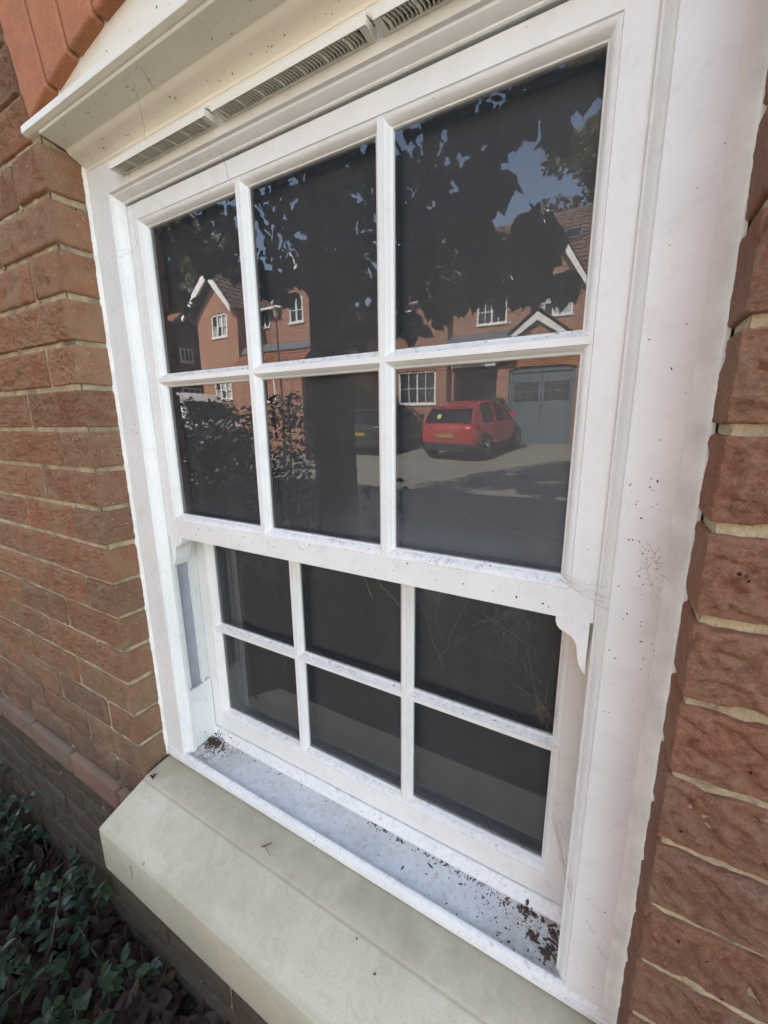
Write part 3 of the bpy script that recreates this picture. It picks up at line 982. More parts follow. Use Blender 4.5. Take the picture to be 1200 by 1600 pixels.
# ------------------------------------------------------------------ crumbs, leaves and webs on the sill
def leaf_mesh(mb, c, n, t, L, Wd, curl=.25, seg=3, tip=True):
    """a pointed leaf: centre line along t, normal n"""
    n = Vector(n).normalized(); t = Vector(t); t = (t - n * t.dot(n)).normalized(); s = n.cross(t)
    c = Vector(c); b0 = len(mb.v)
    prof = [(0, .06), (.22, .42), (.5, .5), (.78, .30), (1.0, .0)]
    for u, wv in prof:
        z = -curl * L * (u - .35) ** 2
        m_ = c + t * (u * L) + n * z
        if wv == 0: mb.v.append(tuple(m_)); continue
        mb.v += [tuple(m_ - s * wv * Wd + n * curl * .25 * Wd), tuple(m_), tuple(m_ + s * wv * Wd + n * curl * .25 * Wd)]
    for i in range(3):
        a = b0 + i * 3
        mb.f += [(a, a + 1, a + 4, a + 3), (a + 1, a + 2, a + 5, a + 4)]
    a = b0 + 9
    mb.f += [(a, a + 1, a + 3), (a + 1, a + 2, a + 3)]


def heart_leaf(mb, c, n, t, L, W, curl=.3):
    n = Vector(n).normalized(); t = Vector(t); t = (t - n * t.dot(n)).normalized(); s = n.cross(t); c = Vector(c); b0 = len(mb.v)
    out = [(.02, .10), (-.06, .26), (.06, .44), (.28, .52), (.52, .45), (.76, .24), (.92, .07), (1.05, 0)]
    for u, wv in out:
        mb.v.append(tuple(c + t * u * L + s * wv * W + n * (curl * W * (wv * .7) - curl * L * u * u * .5)))
    for u, wv in out[:-1]:
        mb.v.append(tuple(c + t * u * L - s * wv * W + n * (curl * W * (wv * .7) - curl * L * u * u * .5)))
    for u, _ in out[:-1]:
        mb.v.append(tuple(c + t * u * L - n * (curl * L * u * u * .5)))
    nR = 8; nL = 7
    for i in range(6):
        mb.f.append((b0 + 15 + i, b0 + 15 + i + 1, b0 + i + 1, b0 + i))
        mb.f.append((b0 + 15 + i + 1, b0 + 15 + i, b0 + nR + i, b0 + nR + i + 1))
    mb.f.append((b0 + 15 + 6, b0 + 7, b0 + 6)); mb.f.append((b0 + 7, b0 + 15 + 6, b0 + nR + 6))


def rv(a=1.0):
    return Vector((random.uniform(-a, a), random.uniform(-a, a), random.uniform(-a, a)))


def crumb(mb, p, r):
    b0 = len(mb.v); k = 5
    st_ = random.choice((.6, 1, 1.6, 3.2)) * random.uniform(.8, 1.3); an = random.uniform(0, 6.28)
    for j in range(k):
        a = 2 * math.pi * j / k; q = Vector((math.cos(a) * r * st_, math.sin(a) * r, 0)) * random.uniform(.6, 1.2)
        q = Matrix.Rotation(an, 3, 'Z') @ q
        mb.v.append((p[0] + q.x, p[1] + q.y, p[2] - r * .1))
    mb.v.append((p[0] + random.uniform(-.3, .3) * r, p[1] + random.uniform(-.3, .3) * r, p[2] + r * random.uniform(.4, .9)))
    for j in range(k): mb.f.append((b0 + j, b0 + (j + 1) % k, b0 + 5))


def tread_z(y):
    if y > .1293: return .129 + (y - .1293) * .0140 / .0115
    if y > .0727: return .1180 + (y - .0727) * .0082 / .0564
    return .1232


random.seed(21)
b = MB()
for i in range(760):
    r = random.random()
    if r < .28: x = .384 - abs(random.gauss(0, .075)); y = .128 - abs(random.gauss(0, .018)) - max(0, (x - .36)) * .5
    elif r < .60: x = random.uniform(.05, .38); y = .1285 - abs(random.gauss(0, .004))
    elif r < .80: x = -.384 + abs(random.gauss(0, .06)); y = .127 - abs(random.gauss(0, .014)) + (random.random() < .3) * .012
    elif r < .86: x = random.uniform(-.38, .38); y = random.uniform(.086, .137)
    elif r < .93: x = random.uniform(-.38, .38); y = .1285 - abs(random.gauss(0, .002))
    else: x = random.gauss(.33, .05); y = random.uniform(.066, .1)
    if not (-.387 < x < .387 and .062 < y < .140): continue
    crumb(b, (x, y, tread_z(y)), random.choice((.0004, .0005, .0007, .001, .0016)) * random.uniform(.7, 1.4))
for cx, cy, n_, sp_r in ((.374, .098, 34, .006), (.366, .088, 28, .004), (.350, .101, 26, .004), (-.372, .116, 80, .008), (-.358, .121, 70, .009), (-.350, .112, 40, .010), (.335, .126, 20, .006), (.376, .118, 30, .004)):
    for i in range(n_):
        x = cx + random.gauss(0, sp_r); y = cy + random.gauss(0, sp_r)
        if x > .3835 or x < -.386 or y > .138: continue
        crumb(b, (x, y, tread_z(y) + random.uniform(0, .001)), random.uniform(.0008, .0028))
o = b.build('sill_debris', M['debris'], kind='stuff', recalc=False)
tag(o, 'crumbs of dark dirt scattered over the white window sill', 'debris')
# specks and crumbs on the bars, rails and frame
random.seed(5)
b = MB()


def vcrumb(mb, p, r):
    b0 = len(mb.v); k = 5; an = random.uniform(0, 6.28); st_ = random.uniform(.5, 2.2)
    for j in range(k):
        a = 2 * math.pi * j / k; u = math.cos(a) * r * st_; v_ = math.sin(a) * r
        mb.v.append((p[0] + u * math.cos(an) - v_ * math.sin(an), p[1], p[2] + u * math.sin(an) + v_ * math.cos(an)))
    mb.v.append((p[0], p[1] - r * .7, p[2]))
    for j in range(k): mb.f.append((b0 + j, b0 + (j + 1) % k, b0 + 5))


for i in range(80):
    vcrumb(b, (random.uniform(.40, .445), .0622, random.choice((random.uniform(.14, 1.2), random.gauss(.70, .07)))), random.uniform(.0003, .0008))
for i in range(40):
    vcrumb(b, (random.uniform(-.44, -.40), .0622, random.uniform(.13, 1.2)), random.uniform(.0004, .0009))
for i in range(50):
    vcrumb(b, (random.uniform(-.36, .36), .0826, random.uniform(.63, .662)), random.uniform(.0004, .001))
for i in range(60):
    x = random.uniform(-.34, .34); u = random.random()
    crumb(b, (x, YG - .003 - .009 * u, .9247 + .0118 - .0075 * u), random.uniform(.0004, .0012))
for i in range(70):
    x = random.uniform(-.34, .34); u = random.random()
    crumb(b, (x, YG - .003 - .009 * u, .6745 - .0095 * u + .0008), random.uniform(.0004, .0012))
for i in range(40):
    x = random.uniform(-.34, .34); u = random.random()
    crumb(b, (x, .1576 - .003 - .009 * u, .4015 + .0118 - .0075 * u), random.uniform(.0004, .0011))
for i in range(60):
    x = random.uniform(-.4, .4)
    vcrumb(b, (x, .0090, random.uniform(1.318, 1.34)), random.uniform(.0004, .0011))
for i in range(120):       # specks clinging to the soffit
    x = random.uniform(-.44, .3); u = random.random()
    p = (x, .006 + .026 * u, 1.2942 - .0040 * u) if random.random() < .5 else (x, .044 + .012 * u, 1.2815 - .0055 * u)
    crumb(b, p, random.uniform(.0004, .0009))
o = b.build('frame_specks', M['debris'], kind='stuff', recalc=False)
tag(o, 'tiny dark specks of dirt dotted over the white frame', 'debris')
# dead leaves lying on the sills
def dead_leaf(name, loc, L, W, rz, label, mat='leaf_dead', curl=.9, grp=None, tilt=(0, 0)):
    mb = MB()
    leaf_mesh(mb, (0, 0, 0), (0.15 + tilt[0], .1 + tilt[1], 1), (math.cos(rz), math.sin(rz), .1), L, W, curl)
    mb.tube([(0, 0, 0), (-math.cos(rz) * L * .35, -math.sin(rz) * L * .35, L * .08)], L * .02, 4)
    o = mb.build(name, M[mat], recalc=False); o.location = loc
    so = o.modifiers.new('thick', 'SOLIDIFY'); so.thickness = .0004
    tag(o, label, 'leaf', grp); return o


dead_leaf('dead_leaf', (-.330, .1125, .1262), .017, .006, 1.9, 'brown curled dead leaf lying at the left end of the white sill')
dead_leaf('dead_leaf', (-.372, .1150, .1262), .020, .009, .3, 'dark crumpled dead leaf in the left corner of the white sill')
dead_leaf('dead_leaf', (-.425, .0050, .0925), .014, .012, 2.6, 'small curled brown leaf at the left end of the stone sill', curl=1.6)
dead_leaf('dead_leaf', (.158, -.0300, .0785), .006, .0035, 1.0, 'tiny tan leaf fragment lying on the stone sill slope', 'leaf_tan')
# a bit of twig on the stone sill, hair-thin stalks
b = MB(); b.tube([(-.106, .0135, .0945), (-.098, .020, .0970), (-.092, .0270, .0985)], [.0012, .0011, .0006], 5)
b.tube([(-.1005, .0165, .0955), (-.088, .0120, .0950), (-.080, .0105, .0945)], [.0006, .0004, .0003], 4)
tag(b.build('twig', M['twig']), 'little forked dark twig lying on the stone sill', 'twig')
b = MB(); b.tube([(-.3390, -.0998, .0300), (-.3375, -.1005, .0200), (-.3395, -.1000, .0060), (-.3410, -.1003, -.0020)], .0005, 4)
tag(b.build('dry_stalk', M['twig']), 'thin dry stalk stuck on the front face of the stone sill', 'stalk')

# cobwebs: sagging dusty strands
random.seed(9)
b = MB()


def strand(p, q, sag, r=.00022, n=9, wob=.002):
    p = Vector(p); q = Vector(q); pts = []
    for i in range(n + 1):
        u = i / n; v_ = p.lerp(q, u); v_.z -= sag * 4 * u * (1 - u)
        if 0 < i < n: v_ += rv(wob)
        pts.append(v_)
    b.tube(pts, r, 3)


for i in range(16):
    strand((.13 + random.uniform(0, .2), .1500, .622 - random.uniform(0, .03)), (.15 + random.uniform(0, .19), .1545, .60 - random.uniform(0, .14)), random.uniform(0, .01), random.choice((.00007, .0001, .00015)))
for i in range(14):
    strand((.27 + random.uniform(0, .075), .1520, .55 - random.uniform(0, .1)), (.33 + random.uniform(0, .015), .147, .43 + random.uniform(0, .07)), random.uniform(0, .006), random.choice((.00007, .0001)))
strand((.05, .1500, .615), (.107, .1500, .560), .004, .00035); strand((0.03, .150, .622), (.055, .1500, .560), 0, .0003)
for i in range(4):
    strand((.41 + random.uniform(-.012, .02), .0612, .735 - random.uniform(0, .02)), (.425 + random.uniform(-.01, .018), .0600, .70 - random.uniform(0, .05)), .004, random.choice((.00008, .00012)), 16, .0035)
for i in range(5):
    strand((.345, .0800, .675 + random.uniform(-.004, .01)), (.385 + random.uniform(0, .02), .066, .650 + random.uniform(-.01, .03)), .004, .00018)
for i in range(6):
    strand((.352 + random.uniform(0, .02), .143, .285 + random.uniform(-.01, .01)), (.392, .0640, .275 + random.uniform(-.02, .012)), .003, .0002)
strand((.22, .0925, .735), (.343, .0925, .712), .004, .00009, 14); strand((.30, .0925, .720), (.343, .0925, .703), .003, .00008, 12)
for (x, z) in ((.352, .33), (.356, .30), (.41, .25), (.425, .22)):
    strand((x, .0612 if x > .39 else .1425, z), (x + .012, .0612 if x > .39 else .142, z - .012), .002, .00016, 12, .0018)
strand((-.210, .004, 1.312), (-.262, .055, 1.245), .004, .0002, 10); strand((-.19, -.001, 1.305), (-.20, .040, 1.29), .01, .0002, 8)
strand((-.330, .062, 1.235), (-.340, .066, 1.14), -.002, .00022, 14, .0012); strand((-.395, .0610, 1.13), (-.355, .081, 1.15), .008, .0002, 8)
strand((-.1305, .0830, 1.186), (-.126, .068, 1.215), .001, .0003, 6, .001)
for i in range(5):
    strand((-.384, .087, .27 + .002 * i), (-.386, .135, .275 + random.uniform(0, .01)), .006, .0003, 7)
o = b.build('cobweb', M['web'], kind='stuff', recalc=False)
tag(o, 'dusty broken cobweb strands on the glass and right jamb', 'cobweb')
# clump of web and insect husks caught on the panes
b = MB()
for cx, cy, cz, n_ in ((.330, .1490, .462, 90), (.335, .149, .445, 60), (.428, .0612, .718, 16), (-.005 + .02, .1500, .372, 22), (.07, .150, .592, 12), (.118, .1450, .612, 40), (.20, .152, .60, 14)):
    for i in range(n_ * 2 // 3):
        px_, pz_ = cx + random.gauss(0, .005), cz + random.gauss(0, .007)
        vcrumb(b, (px_, cy + random.gauss(0, .001), pz_), random.uniform(.0002, .0006))
        if i % 2: strand((px_, cy, pz_), (px_ + random.gauss(0, .006), cy, pz_ + random.gauss(0, .009)), 0, .00016, 7, .0012)
o = b.build('web_clump', M['husk'], kind='stuff', recalc=False)
tag(o, 'brownish clumps of old web caught on the lower panes', 'cobweb')

# ------------------------------------------------------------------ bed planting and litter by the wall
random.seed(31)


def litter_z(x, y):
    return GZ + .03 + .035 * noise.noise(Vector((x * 4, y * 4, 0)))


b = MB()
for i in range(5200):
    if i < 3400: x = random.uniform(-1.3, .1); y = -.02 - abs(random.gauss(0, .17))
    else: x = random.uniform(-5, 2.6); y = random.uniform(-1.5, -.02)
    L = random.uniform(.03, .078)
    leaf_mesh(b, (x, y, litter_z(x, y) + random.uniform(0, .03)), (random.gauss(0, .45), random.gauss(0, .45), 1), rv(), L, L * random.uniform(.4, .7), random.uniform(-1.5, 1.5))
o = b.build('leaf_litter', M['leaf_dead'], kind='stuff', smooth=True, recalc=False)
tag(o, 'dark brown leaf litter covering the bed below the wall', 'leaf litter')
b = MB()
for i in range(60):
    x = random.uniform(-.85, -.2); y = random.uniform(-.28, -.05); p = Vector((x, y, litter_z(x, y) + .03)); d = rv(); d.z *= .2; d.normalize()
    b.tube([p, p + d * .04 + Vector((0, 0, .004)), p + d * random.uniform(.06, .11)], .0009, 4)
o = b.build('litter_twigs', M['twig'], kind='stuff', recalc=False); tag(o, 'thin dry stalks lying among the dead leaves', 'stalks')
mb = MB(); n = Vector((.2, -.3, 1)).normalized()
lobes = [(0, .1), (.12, .10), (.22, .42), (.36, .20), (.46, .55), (.60, .20), (.78, .30), (.80, .10), (1.08, 0)]
t_ = Vector((.4, .8, .1)).normalized(); s_v = n.cross(t_)
pts = [t_ * u * .055 + s_v * w_ * .045 for u, w_ in lobes] + [t_ * u * .055 - s_v * w_ * .045 for u, w_ in lobes[::-1][1:]]
pts = [p + n * (-.16 * p.length ** 2 * 20) for p in pts]
b0 = len(mb.v); mb.v += [tuple(p) for p in pts]; mb.v.append(tuple(t_ * .025 + n * .004))
for i in range(len(pts)): mb.f.append((i, (i + 1) % len(pts), len(pts)))
o = mb.build('fallen_leaf', M['leaf_tan'], recalc=False); o.location = (-.545, -.160, litter_z(-.54, -.15) + .035)
tag(o, 'pale tan lobed leaf lying on the dark litter', 'leaf')

# low evergreen ground plant at the foot of the wall
shrubroot = empty('evergreen_bush', (-.9, -.15, GZ + .02), 'low dark evergreen bush with oval leaves against the wall foot', 'bush')
b = MB(); stems = []
for i in range(120):
    x = random.uniform(-1.6, -.50); y = random.uniform(-.42, -.015)
    hmax = .27 if x < -.72 else .15
    h = random.uniform(.08, hmax); top = Vector((x + random.gauss(0, .07), min(-.012, y + random.gauss(0, .05)), GZ + .04 + h))
    base_ = Vector((x, y, GZ + .02)); mid = base_.lerp(top, .5) + rv(.02); mid.y = min(mid.y, -.01)
    b.tube([base_, mid, top], [.0028, .0022, .001], 5); stems.append((base_, mid, top))
b.build('stem', M['twig'], shrubroot, recalc=False)
leaf_meshes = []
for k in range(6):
    mb = MB(); leaf_mesh(mb, (0, 0, 0), (0, 0, 1), (1, 0, 0), 1.0, .52, random.uniform(.2, .7))
    me = mb.mesh('leaf', recalc=False); me.materials.append(M['leaf_bush'])
    for p in me.polygons: p.use_smooth = True
    leaf_meshes.append(me)
allL = []
for (a, m_, t_) in stems:
    for i in range(random.randint(9, 15)):
        u = random.uniform(.35, 1.05); p = (m_.lerp(t_, (u - .5) * 2) if u > .5 else a.lerp(m_, u * 2))
        d = rv(); d.z = abs(d.z) * .5; d.normalize()
        if p.y > -.03: d.y = -abs(d.y)
        allL.append((p, d, random.uniform(.022, .042)))
allL.sort(key=lambda q: (q[0] - Vector((.39, -.39, .85))).length)
for i, (p, d, L) in enumerate(allL[:290]):
    o = bpy.data.objects.new('leaf', random.choice(leaf_meshes)); COL.objects.link(o); o.parent = shrubroot
    nrm = (Vector((0, -.3, 1)) + rv(.5)).normalized(); dd = (d - nrm * d.dot(nrm)).normalized(); sd = nrm.cross(dd)
    R3 = Matrix((dd, sd, nrm)).transposed().to_4x4()
    o.matrix_local = Matrix.Translation(p - Vector(shrubroot.location)) @ R3 @ Matrix.Scale(L, 4)
b = MB()
for p, d, L in allL[290:]: leaf_mesh(b, p, Vector((0, -.3, 1)) + rv(.5), d, L, L * .52, random.uniform(.2, .7))
b.build('foliage', M['leaf_bush'], shrubroot, kind='stuff', smooth=True, recalc=False)

# ------------------------------------------------------------------ the front garden tree (dark against the light)
CAN = [(-2.71, 1.85, 2.31, .22), (-2.91, 2.39, 2.65, .25), (-2.55, 2.32, 2.35, .2), (-2.97, 1.94, 2.10, .09), (-2.84, 2.12, 2.30, .14), (-2.47, 2.09, 2.08, .08), (-2.1, 2.24, 2.41, .22), (-1.82, 2.34, 2.38, .26), (-1.12, 1.82, 2.03, .2), (-.99, 1.77, 2.19, .16), (-2.06, 2.38, 2.14, .23), (-1.4, 2.07, 1.89, .23), (-1.31, 2.32, 1.82, .2), (-1.65, 1.75, 1.72, .09), (-1.14, 2.08, 1.46, .14), (-.94, 2.29, 2.41, .2), (-.54, 1.92, 2.24, .18), (-.51, 2.46, 2.6, .19), (-.28, 2.43, 2.64, .16), (.03, 1.77, 2.2, .09), (-.65, 1.77, 1.86, .18), (-.55, 2.16, 2.05, .18), (-.53, 2.45, 2.34, .12), (-.29, 2.04, 2.04, .07), (-.52, 1.91, 1.71, .19), (-.83, 2.07, 1.71, .19), (-.27, 1.77, 1.62, .13), (-.14, 1.92, 1.64, .11), (-.05, 2.08, 1.7, .08), (-.37, 2.12, 1.58, .13), (-.56, 1.92, 1.52, .13), (-.08, 1.92, 1.52, .08), (.07, 1.91, 1.48, .06), (-.84, 2.09, 1.45, .09), (-.02, 1.97, 2.17, .05), (-.17, 1.77, 2.14, .05), (.07, 2.38, 2.57, .08), (-.49, 2.17, 1.97, .13)]
CAN += [(-.09, 1.92, 1.77, .10), (-.04, 1.92, 1.69, .07), (-3.6, 2.5, 2.1, .18), (-3.75, 2.4, 2.35, .3), (-2.95, 2.3, 2.22, .12), (-2.35, 2.2, 2.06, .12), (-2.0, 2.2, 1.88, .14), (-1.75, 2.4, 2.0, .2), (-4.3, 2.6, 1.9, .2)]
random.seed(77)
TX, TY = -1.47, vy(2.12)
tree = empty('garden_tree', (TX, TY, GZ), 'dark broad leaved tree with thick trunk reflected in front of the drive', 'tree')
b = MB()
rings = []; N = 22
for z, r in ((GZ - .05, .25), (GZ + .12, .19), (GZ + .5, .165), (.4, .158), (1.2, .152), (2.2, .14), (3.2, .12), (4.4, .085), (5.6, .05)):
    rings.append([(TX + r * (1 + .07 * noise.noise(Vector((math.cos(a) * 2, math.sin(a) * 2, z * .8)))) * math.cos(a), TY + r * (1 + .07 * noise.noise(Vector((math.cos(a) * 2 + 5, math.sin(a) * 2, z * .8)))) * math.sin(a), z) for a in [2 * math.pi * k / N for k in range(N)]])
b.loft(rings); b.build('trunk', M['bark'], tree, smooth=True)
clumps = [(x, vy(Y), z, r) for x, Y, z, r in CAN]
for (x, y, z, r) in clumps[::3]:
    bb = MB(); st0 = Vector((TX, TY, max(1.5, min(3.0, z + .3)))); e = Vector((x, y, z)); mdl = st0.lerp(e, .5) + Vector((0, 0, .18)) + rv(.08)
    bb.tube([st0, mdl, e], [.032, .018, .006], 6); bb.build('branch', M['bark'], tree, smooth=True, recalc=False)
up = []
for i in range(85):          # the crown above the view
    a = random.uniform(0, 6.28); h = random.uniform(2.75, 6.9); rr = (2.0 if h < 4.6 else 2.0 * (7.3 - h) / 2.7) * random.uniform(.25, 1)
    x = TX - .55 + rr * math.cos(a) * 1.05; y = TY - .3 + rr * math.sin(a) * .78
    if y > -.95 - .0: y = -.95 - random.uniform(0, .6)
    r0_ = random.uniform(.3, .5)
    if h - r0_ < .9 + (.95 if x > -1.3 else .68) * (MIRY - y + .39): continue
    up.append((x, y, h, r0_))
for (x, y, z, r) in up[::4]:
    bb = MB(); st0 = Vector((TX, TY, min(5.2, z - .5))); e = Vector((x, y, z)); bb.tube([st0, st0.lerp(e, .5) + Vector((0, 0, .1)), e], [.045, .028, .01], 6)
    bb.build('branch', M['bark'], tree, smooth=True, recalc=False)
leaves = []
for (x, y, z, r) in clumps:
    n_ = int(30 + 1250 * r * r)
    if x < -1.75: n_ = int(n_ * .55)
    for i in range(n_):
        d = rv(); d = d.normalized() * random.random() ** .45 * r
        leaves.append((Vector((x, y, z)) + d * 1.02, random.uniform(.062, .102)))
for (x, y, z, r) in up:
    for i in range(int(430 * r * r) + 10):
        d = rv().normalized() * random.random() ** .4 * r
        leaves.append((Vector((x, y, z)) + d, random.uniform(.09, .14)))
P0 = Vector((.39, -.2, .85))
leaves.sort(key=lambda q: (q[0] - P0).length)
ht = []
for k in range(6):
    mb = MB(); heart_leaf(mb, (0, 0, 0), (0, 0, 1), (1, 0, 0), 1.0, random.uniform(.8, .98), random.uniform(.1, .35))
    me = mb.mesh('leaf', recalc=False); me.materials.append(M['leaf'])
    for p in me.polygons: p.use_smooth = True
    ht.append(me)


def leaf_pose():
    t = Vector((random.gauss(0, .5), random.gauss(0, .5), -1.0)).normalized()
    n = Vector((random.gauss(0, .6), random.gauss(.5, .8), random.gauss(.25, .3))).normalized()
    return n, t


for p, L in leaves[:290]:
    n, t = leaf_pose(); t = (t - n * t.dot(n)).normalized(); s = n.cross(t)
    o = bpy.data.objects.new('leaf', random.choice(ht)); COL.objects.link(o); o.parent = tree
    o.matrix_local = Matrix.Translation(p - Vector(tree.location)) @ Matrix((t, s, n)).transposed().to_4x4() @ Matrix.Scale(L, 4)
b = MB()
for p, L in leaves[290:]:
    n, t = leaf_pose(); heart_leaf(b, p, n, t, L, L * random.uniform(.8, .98), random.uniform(.1, .35))
b.build('foliage', M['leaf'], tree, kind='stuff', smooth=True, recalc=False)

# shrubs under the tree, seen dark in the lower panes
SH = [(-3.75, 2.3, .9, .16), (-3.5, 2.3, .78, .17), (-3.1, 2.3, .62, .28), (-3.0, 2.5, .2, .4), (-3.6, 2.6, .1, .4), (-2.1, 2.3, .15, .32), (-2.6, 2.2, .6, .25), (-3.83, 2.65, .96, .16), (-2.92, 2.33, .88, .2), (-3.1, 2.89, .82, .25), (-2.54, 2.8, .94, .23), (-3.39, 2.28, .54, .33), (-2.83, 2.43, .42, .38), (-2.41, 2.71, .41, .38), (-2.06, 2.7, .9, .18), (-3.93, 2.86, -.07, .39), (-2.5, 2.5, -.01, .32), (-2.09, 2.78, .1, .25), (-3.2, 2.6, .0, .4), (-4.5, 2.9, .5, .45), (-4.4, 2.9, -.1, .45)]
sroot = empty('laurel_shrub', (-3.0, vy(2.6), GZ), 'dark laurel shrub reflected in the lower left panes', 'shrub')
b = MB()
for (x, Y, z, r) in SH:
    b.tube([(-2.9 + (x + 2.9) * .3, vy(2.6), GZ - .02), (x, vy(Y), (z + GZ) / 2), (x, vy(Y), z)], [.02, .012, .006], 5)
b.build('stem', M['bark'], sroot, recalc=False)
b = MB()
for (x, Y, z, r) in SH:
    for i in range(int(120 + 2100 * r * r)):
        d = rv().normalized() * random.random() ** .4 * r
        L = random.uniform(.05, .085); leaf_mesh(b, Vector((x, vy(Y), z)) + d, Vector((0, .4, 1)) + rv(.8), rv(), L, L * .48, .3)
b.build('foliage', M['leaf_hedge'], sroot, kind='stuff', smooth=True, recalc=False)
# thin self-sown stems
for k, (x, Y, h, lab) in enumerate(((-1.13, 2.05, .98, 'thin sapling stem with drooping leaves right of the reflected trunk'), (-.86, 2.02, 1.05, 'thin leafy stem beside the bar of the right lower pane'))):
    sr = empty('sapling', (x, vy(Y), GZ), lab, 'sapling')
    b = MB(); pts = [Vector((x, vy(Y), GZ)), Vector((x + .02, vy(Y), GZ + h * .5)), Vector((x - .01, vy(Y) + .02, GZ + h))]
    b.tube(pts, [.005, .004, .002], 5); b.build('stem', M['bark'], sr, recalc=False)
    lm = ht if k == 0 else leaf_meshes
    for i in range(16):
        u = random.uniform(.62, 1.0); p = pts[1].lerp(pts[2], (u - .5) * 2) + rv(.035)
        n, t = leaf_pose(); t = (t + rv(.9)); t = (t - n * t.dot(n)).normalized(); s = n.cross(t)
        o = bpy.data.objects.new('leaf', random.choice(leaf_meshes)); COL.objects.link(o); o.parent = sr
        o.matrix_local = Matrix.Translation(p - Vector(sr.location)) @ Matrix((t, s, n)).transposed().to_4x4() @ Matrix.Scale(random.uniform(.05, .075), 4)

# ------------------------------------------------------------------ houses across the drive
def far_window(parent, x0, x1, z0, z1, Y, nc, nr, arch=0.0, curtain=False, fw=.05):
    f = MB(); d0, d1 = Y - .03, Y + .08
    f.vbox(x0, x0 + fw, d0, d1, z0, z1); f.vbox(x1 - fw, x1, d0, d1, z0, z1)
    f.vbox(x0 + fw, x1 - fw, d0, d1, z0, z0 + fw)
    if arch:
        n = 8
        pts = []
        for i in range(n + 1):
            u = -1 + 2 * i / n; pts.append((x0 + (x1 - x0) * (i / n), z1 + arch * (1 - u * u)))
        poly = [(x0, z1 - fw * .4)] + pts + [(x1, z1 - fw * .4)]
        f.prism(poly, 1, vy(d1), vy(d0))
    else: f.vbox(x0 + fw, x1 - fw, d0, d1, z1 - fw, z1)
    o = f.build('window', M['white'], parent)
    pw = (x1 - x0 - 2 * fw) / nc; ph = (z1 - z0 - 2 * fw) / nr
    gb_ = MB()
    for i in range(1, nc): gb_.vbox(x0 + fw + pw * i - (.028 if i % 2 == 0 or nc < 4 else .012), x0 + fw + pw * i + (.028 if i % 2 == 0 or nc < 4 else .012), d0 + .01, d1 - .02, z0 + fw, z1 - fw)
    for j in range(1, nr): gb_.vbox(x0 + fw, x1 - fw, d0 + .013, d1 - .02, z0 + fw + ph * j - .012, z0 + fw + ph * j + .012)
    g_ = gb_.build('glazing_bar', M['white'], o, local=True); g_.location = (0, 0, 0)
    for i in range(nc):
        for j in range(nr):
            p = MB(); p.vbox(x0 + fw + pw * i, x0 + fw + pw * (i + 1), Y + .035, Y + .045, z0 + fw + ph * j, z0 + fw + ph * (j + 1))
            q = p.build('pane', M['curtain'] if curtain and (i + j) % 3 != 1 else M['fglass'], o, local=True); q.location = (0, 0, 0)
    s = MB(); s.vbox(x0 - .04, x1 + .04, d0 - .05, Y + .02, z0 - .045, z0 - .001); q = s.build('sill', M['white'], o, local=True); q.location = (0, 0, 0)
    return o


def tiled_roof(parent, P0, P1, P2, P3, mat, pitch=.30, gauge=.30, name='roof'):
    """real relief: rolls across, courses stepping down. P0,P1 eaves (left,right) ; P3,P2 ridge"""
    P0, P1, P2, P3 = map(Vector, (P0, P1, P2, P3))
    wv = max((P1 - P0).length, (P2 - P3).length); hv = (P3 - P0).length
    nc = max(2, int(wv / pitch)); nr = max(2, int(hv / gauge)); nrm = (P1 - P0).cross(P3 - P0).normalized()
    if nrm.z < 0: nrm = -nrm
    b_ = MB(); cu = nc * 4
    for r in range(nr):
        for e in (0, 1):
            v_ = (r + e) / nr
            lift = .045 if e == 0 else .012
            for c in range(cu + 1):
                u = c / cu; p = P0.lerp(P1, u).lerp(P3.lerp(P2, u), v_)
                b_.v.append(tuple(p + nrm * (lift + .022 * math.sin(u * nc * 2 * math.pi))))
    for r in range(nr * 2 - 1):
        for c in range(cu):
            a = r * (cu + 1) + c; b_.f.append((a, a + 1, a + cu + 2, a + cu + 1))
    n0 = len(b_.v)
    for p in (P0, P1, P2, P3): b_.v.append(tuple(p - nrm * .03))
    b_.f.append((n0, n0 + 1, n0 + 2, n0 + 3))
    return b_.build(name, mat, parent, recalc=False)


def verge(b_, ax, az, ex, ez, Y0, Y1, wdt=.2):
    """sloping barge board from apex (ax,az) to foot (ex,ez)"""
    b_.prism([(ax, az), (ex, ez), (ex, ez - wdt * .9), (ax, az - wdt * 1.5)], 1, vy(Y1), vy(Y0))


# main house ---------------------------------------------------------
MH = empty('detached_house', (-2.5, vy(15), .1), 'red brick house with blue garage doors reflected in the right panes', 'house')
FY = 14.5
w_ = MB()


def wall_with_holes(b_, x0, x1, z0, z1, Y0, Y1, holes):
    xs_ = sorted({x0, x1, *[h[0] for h in holes], *[h[1] for h in holes]}); zs_ = sorted({z0, z1, *[h[2] for h in holes], *[h[3] for h in holes]})
    for i in range(len(xs_) - 1):
        for j in range(len(zs_) - 1):
            cx = (xs_[i] + xs_[i + 1]) / 2; cz = (zs_[j] + zs_[j + 1]) / 2
            if any(h[0] < cx < h[1] and h[2] < cz < h[3] for h in holes): continue
            if x0 <= cx <= x1 and z0 <= cz <= z1: b_.vbox(xs_[i], xs_[i + 1], Y0, Y1, zs_[j], zs_[j + 1])


wall_with_holes(w_, -5.3, 4.0, -.3, 5.1, FY, FY + .25, [(-5.15, -3.62, .0, 2.72), (-3.22, -1.12, .0, 2.62), (-4.37, -3.38, 4.03, 4.82), (-2.53, -1.38, 4.08, 4.87), (.6, 2.0, 4.0, 4.85), (.6, 2.4, 1.4, 2.6)])
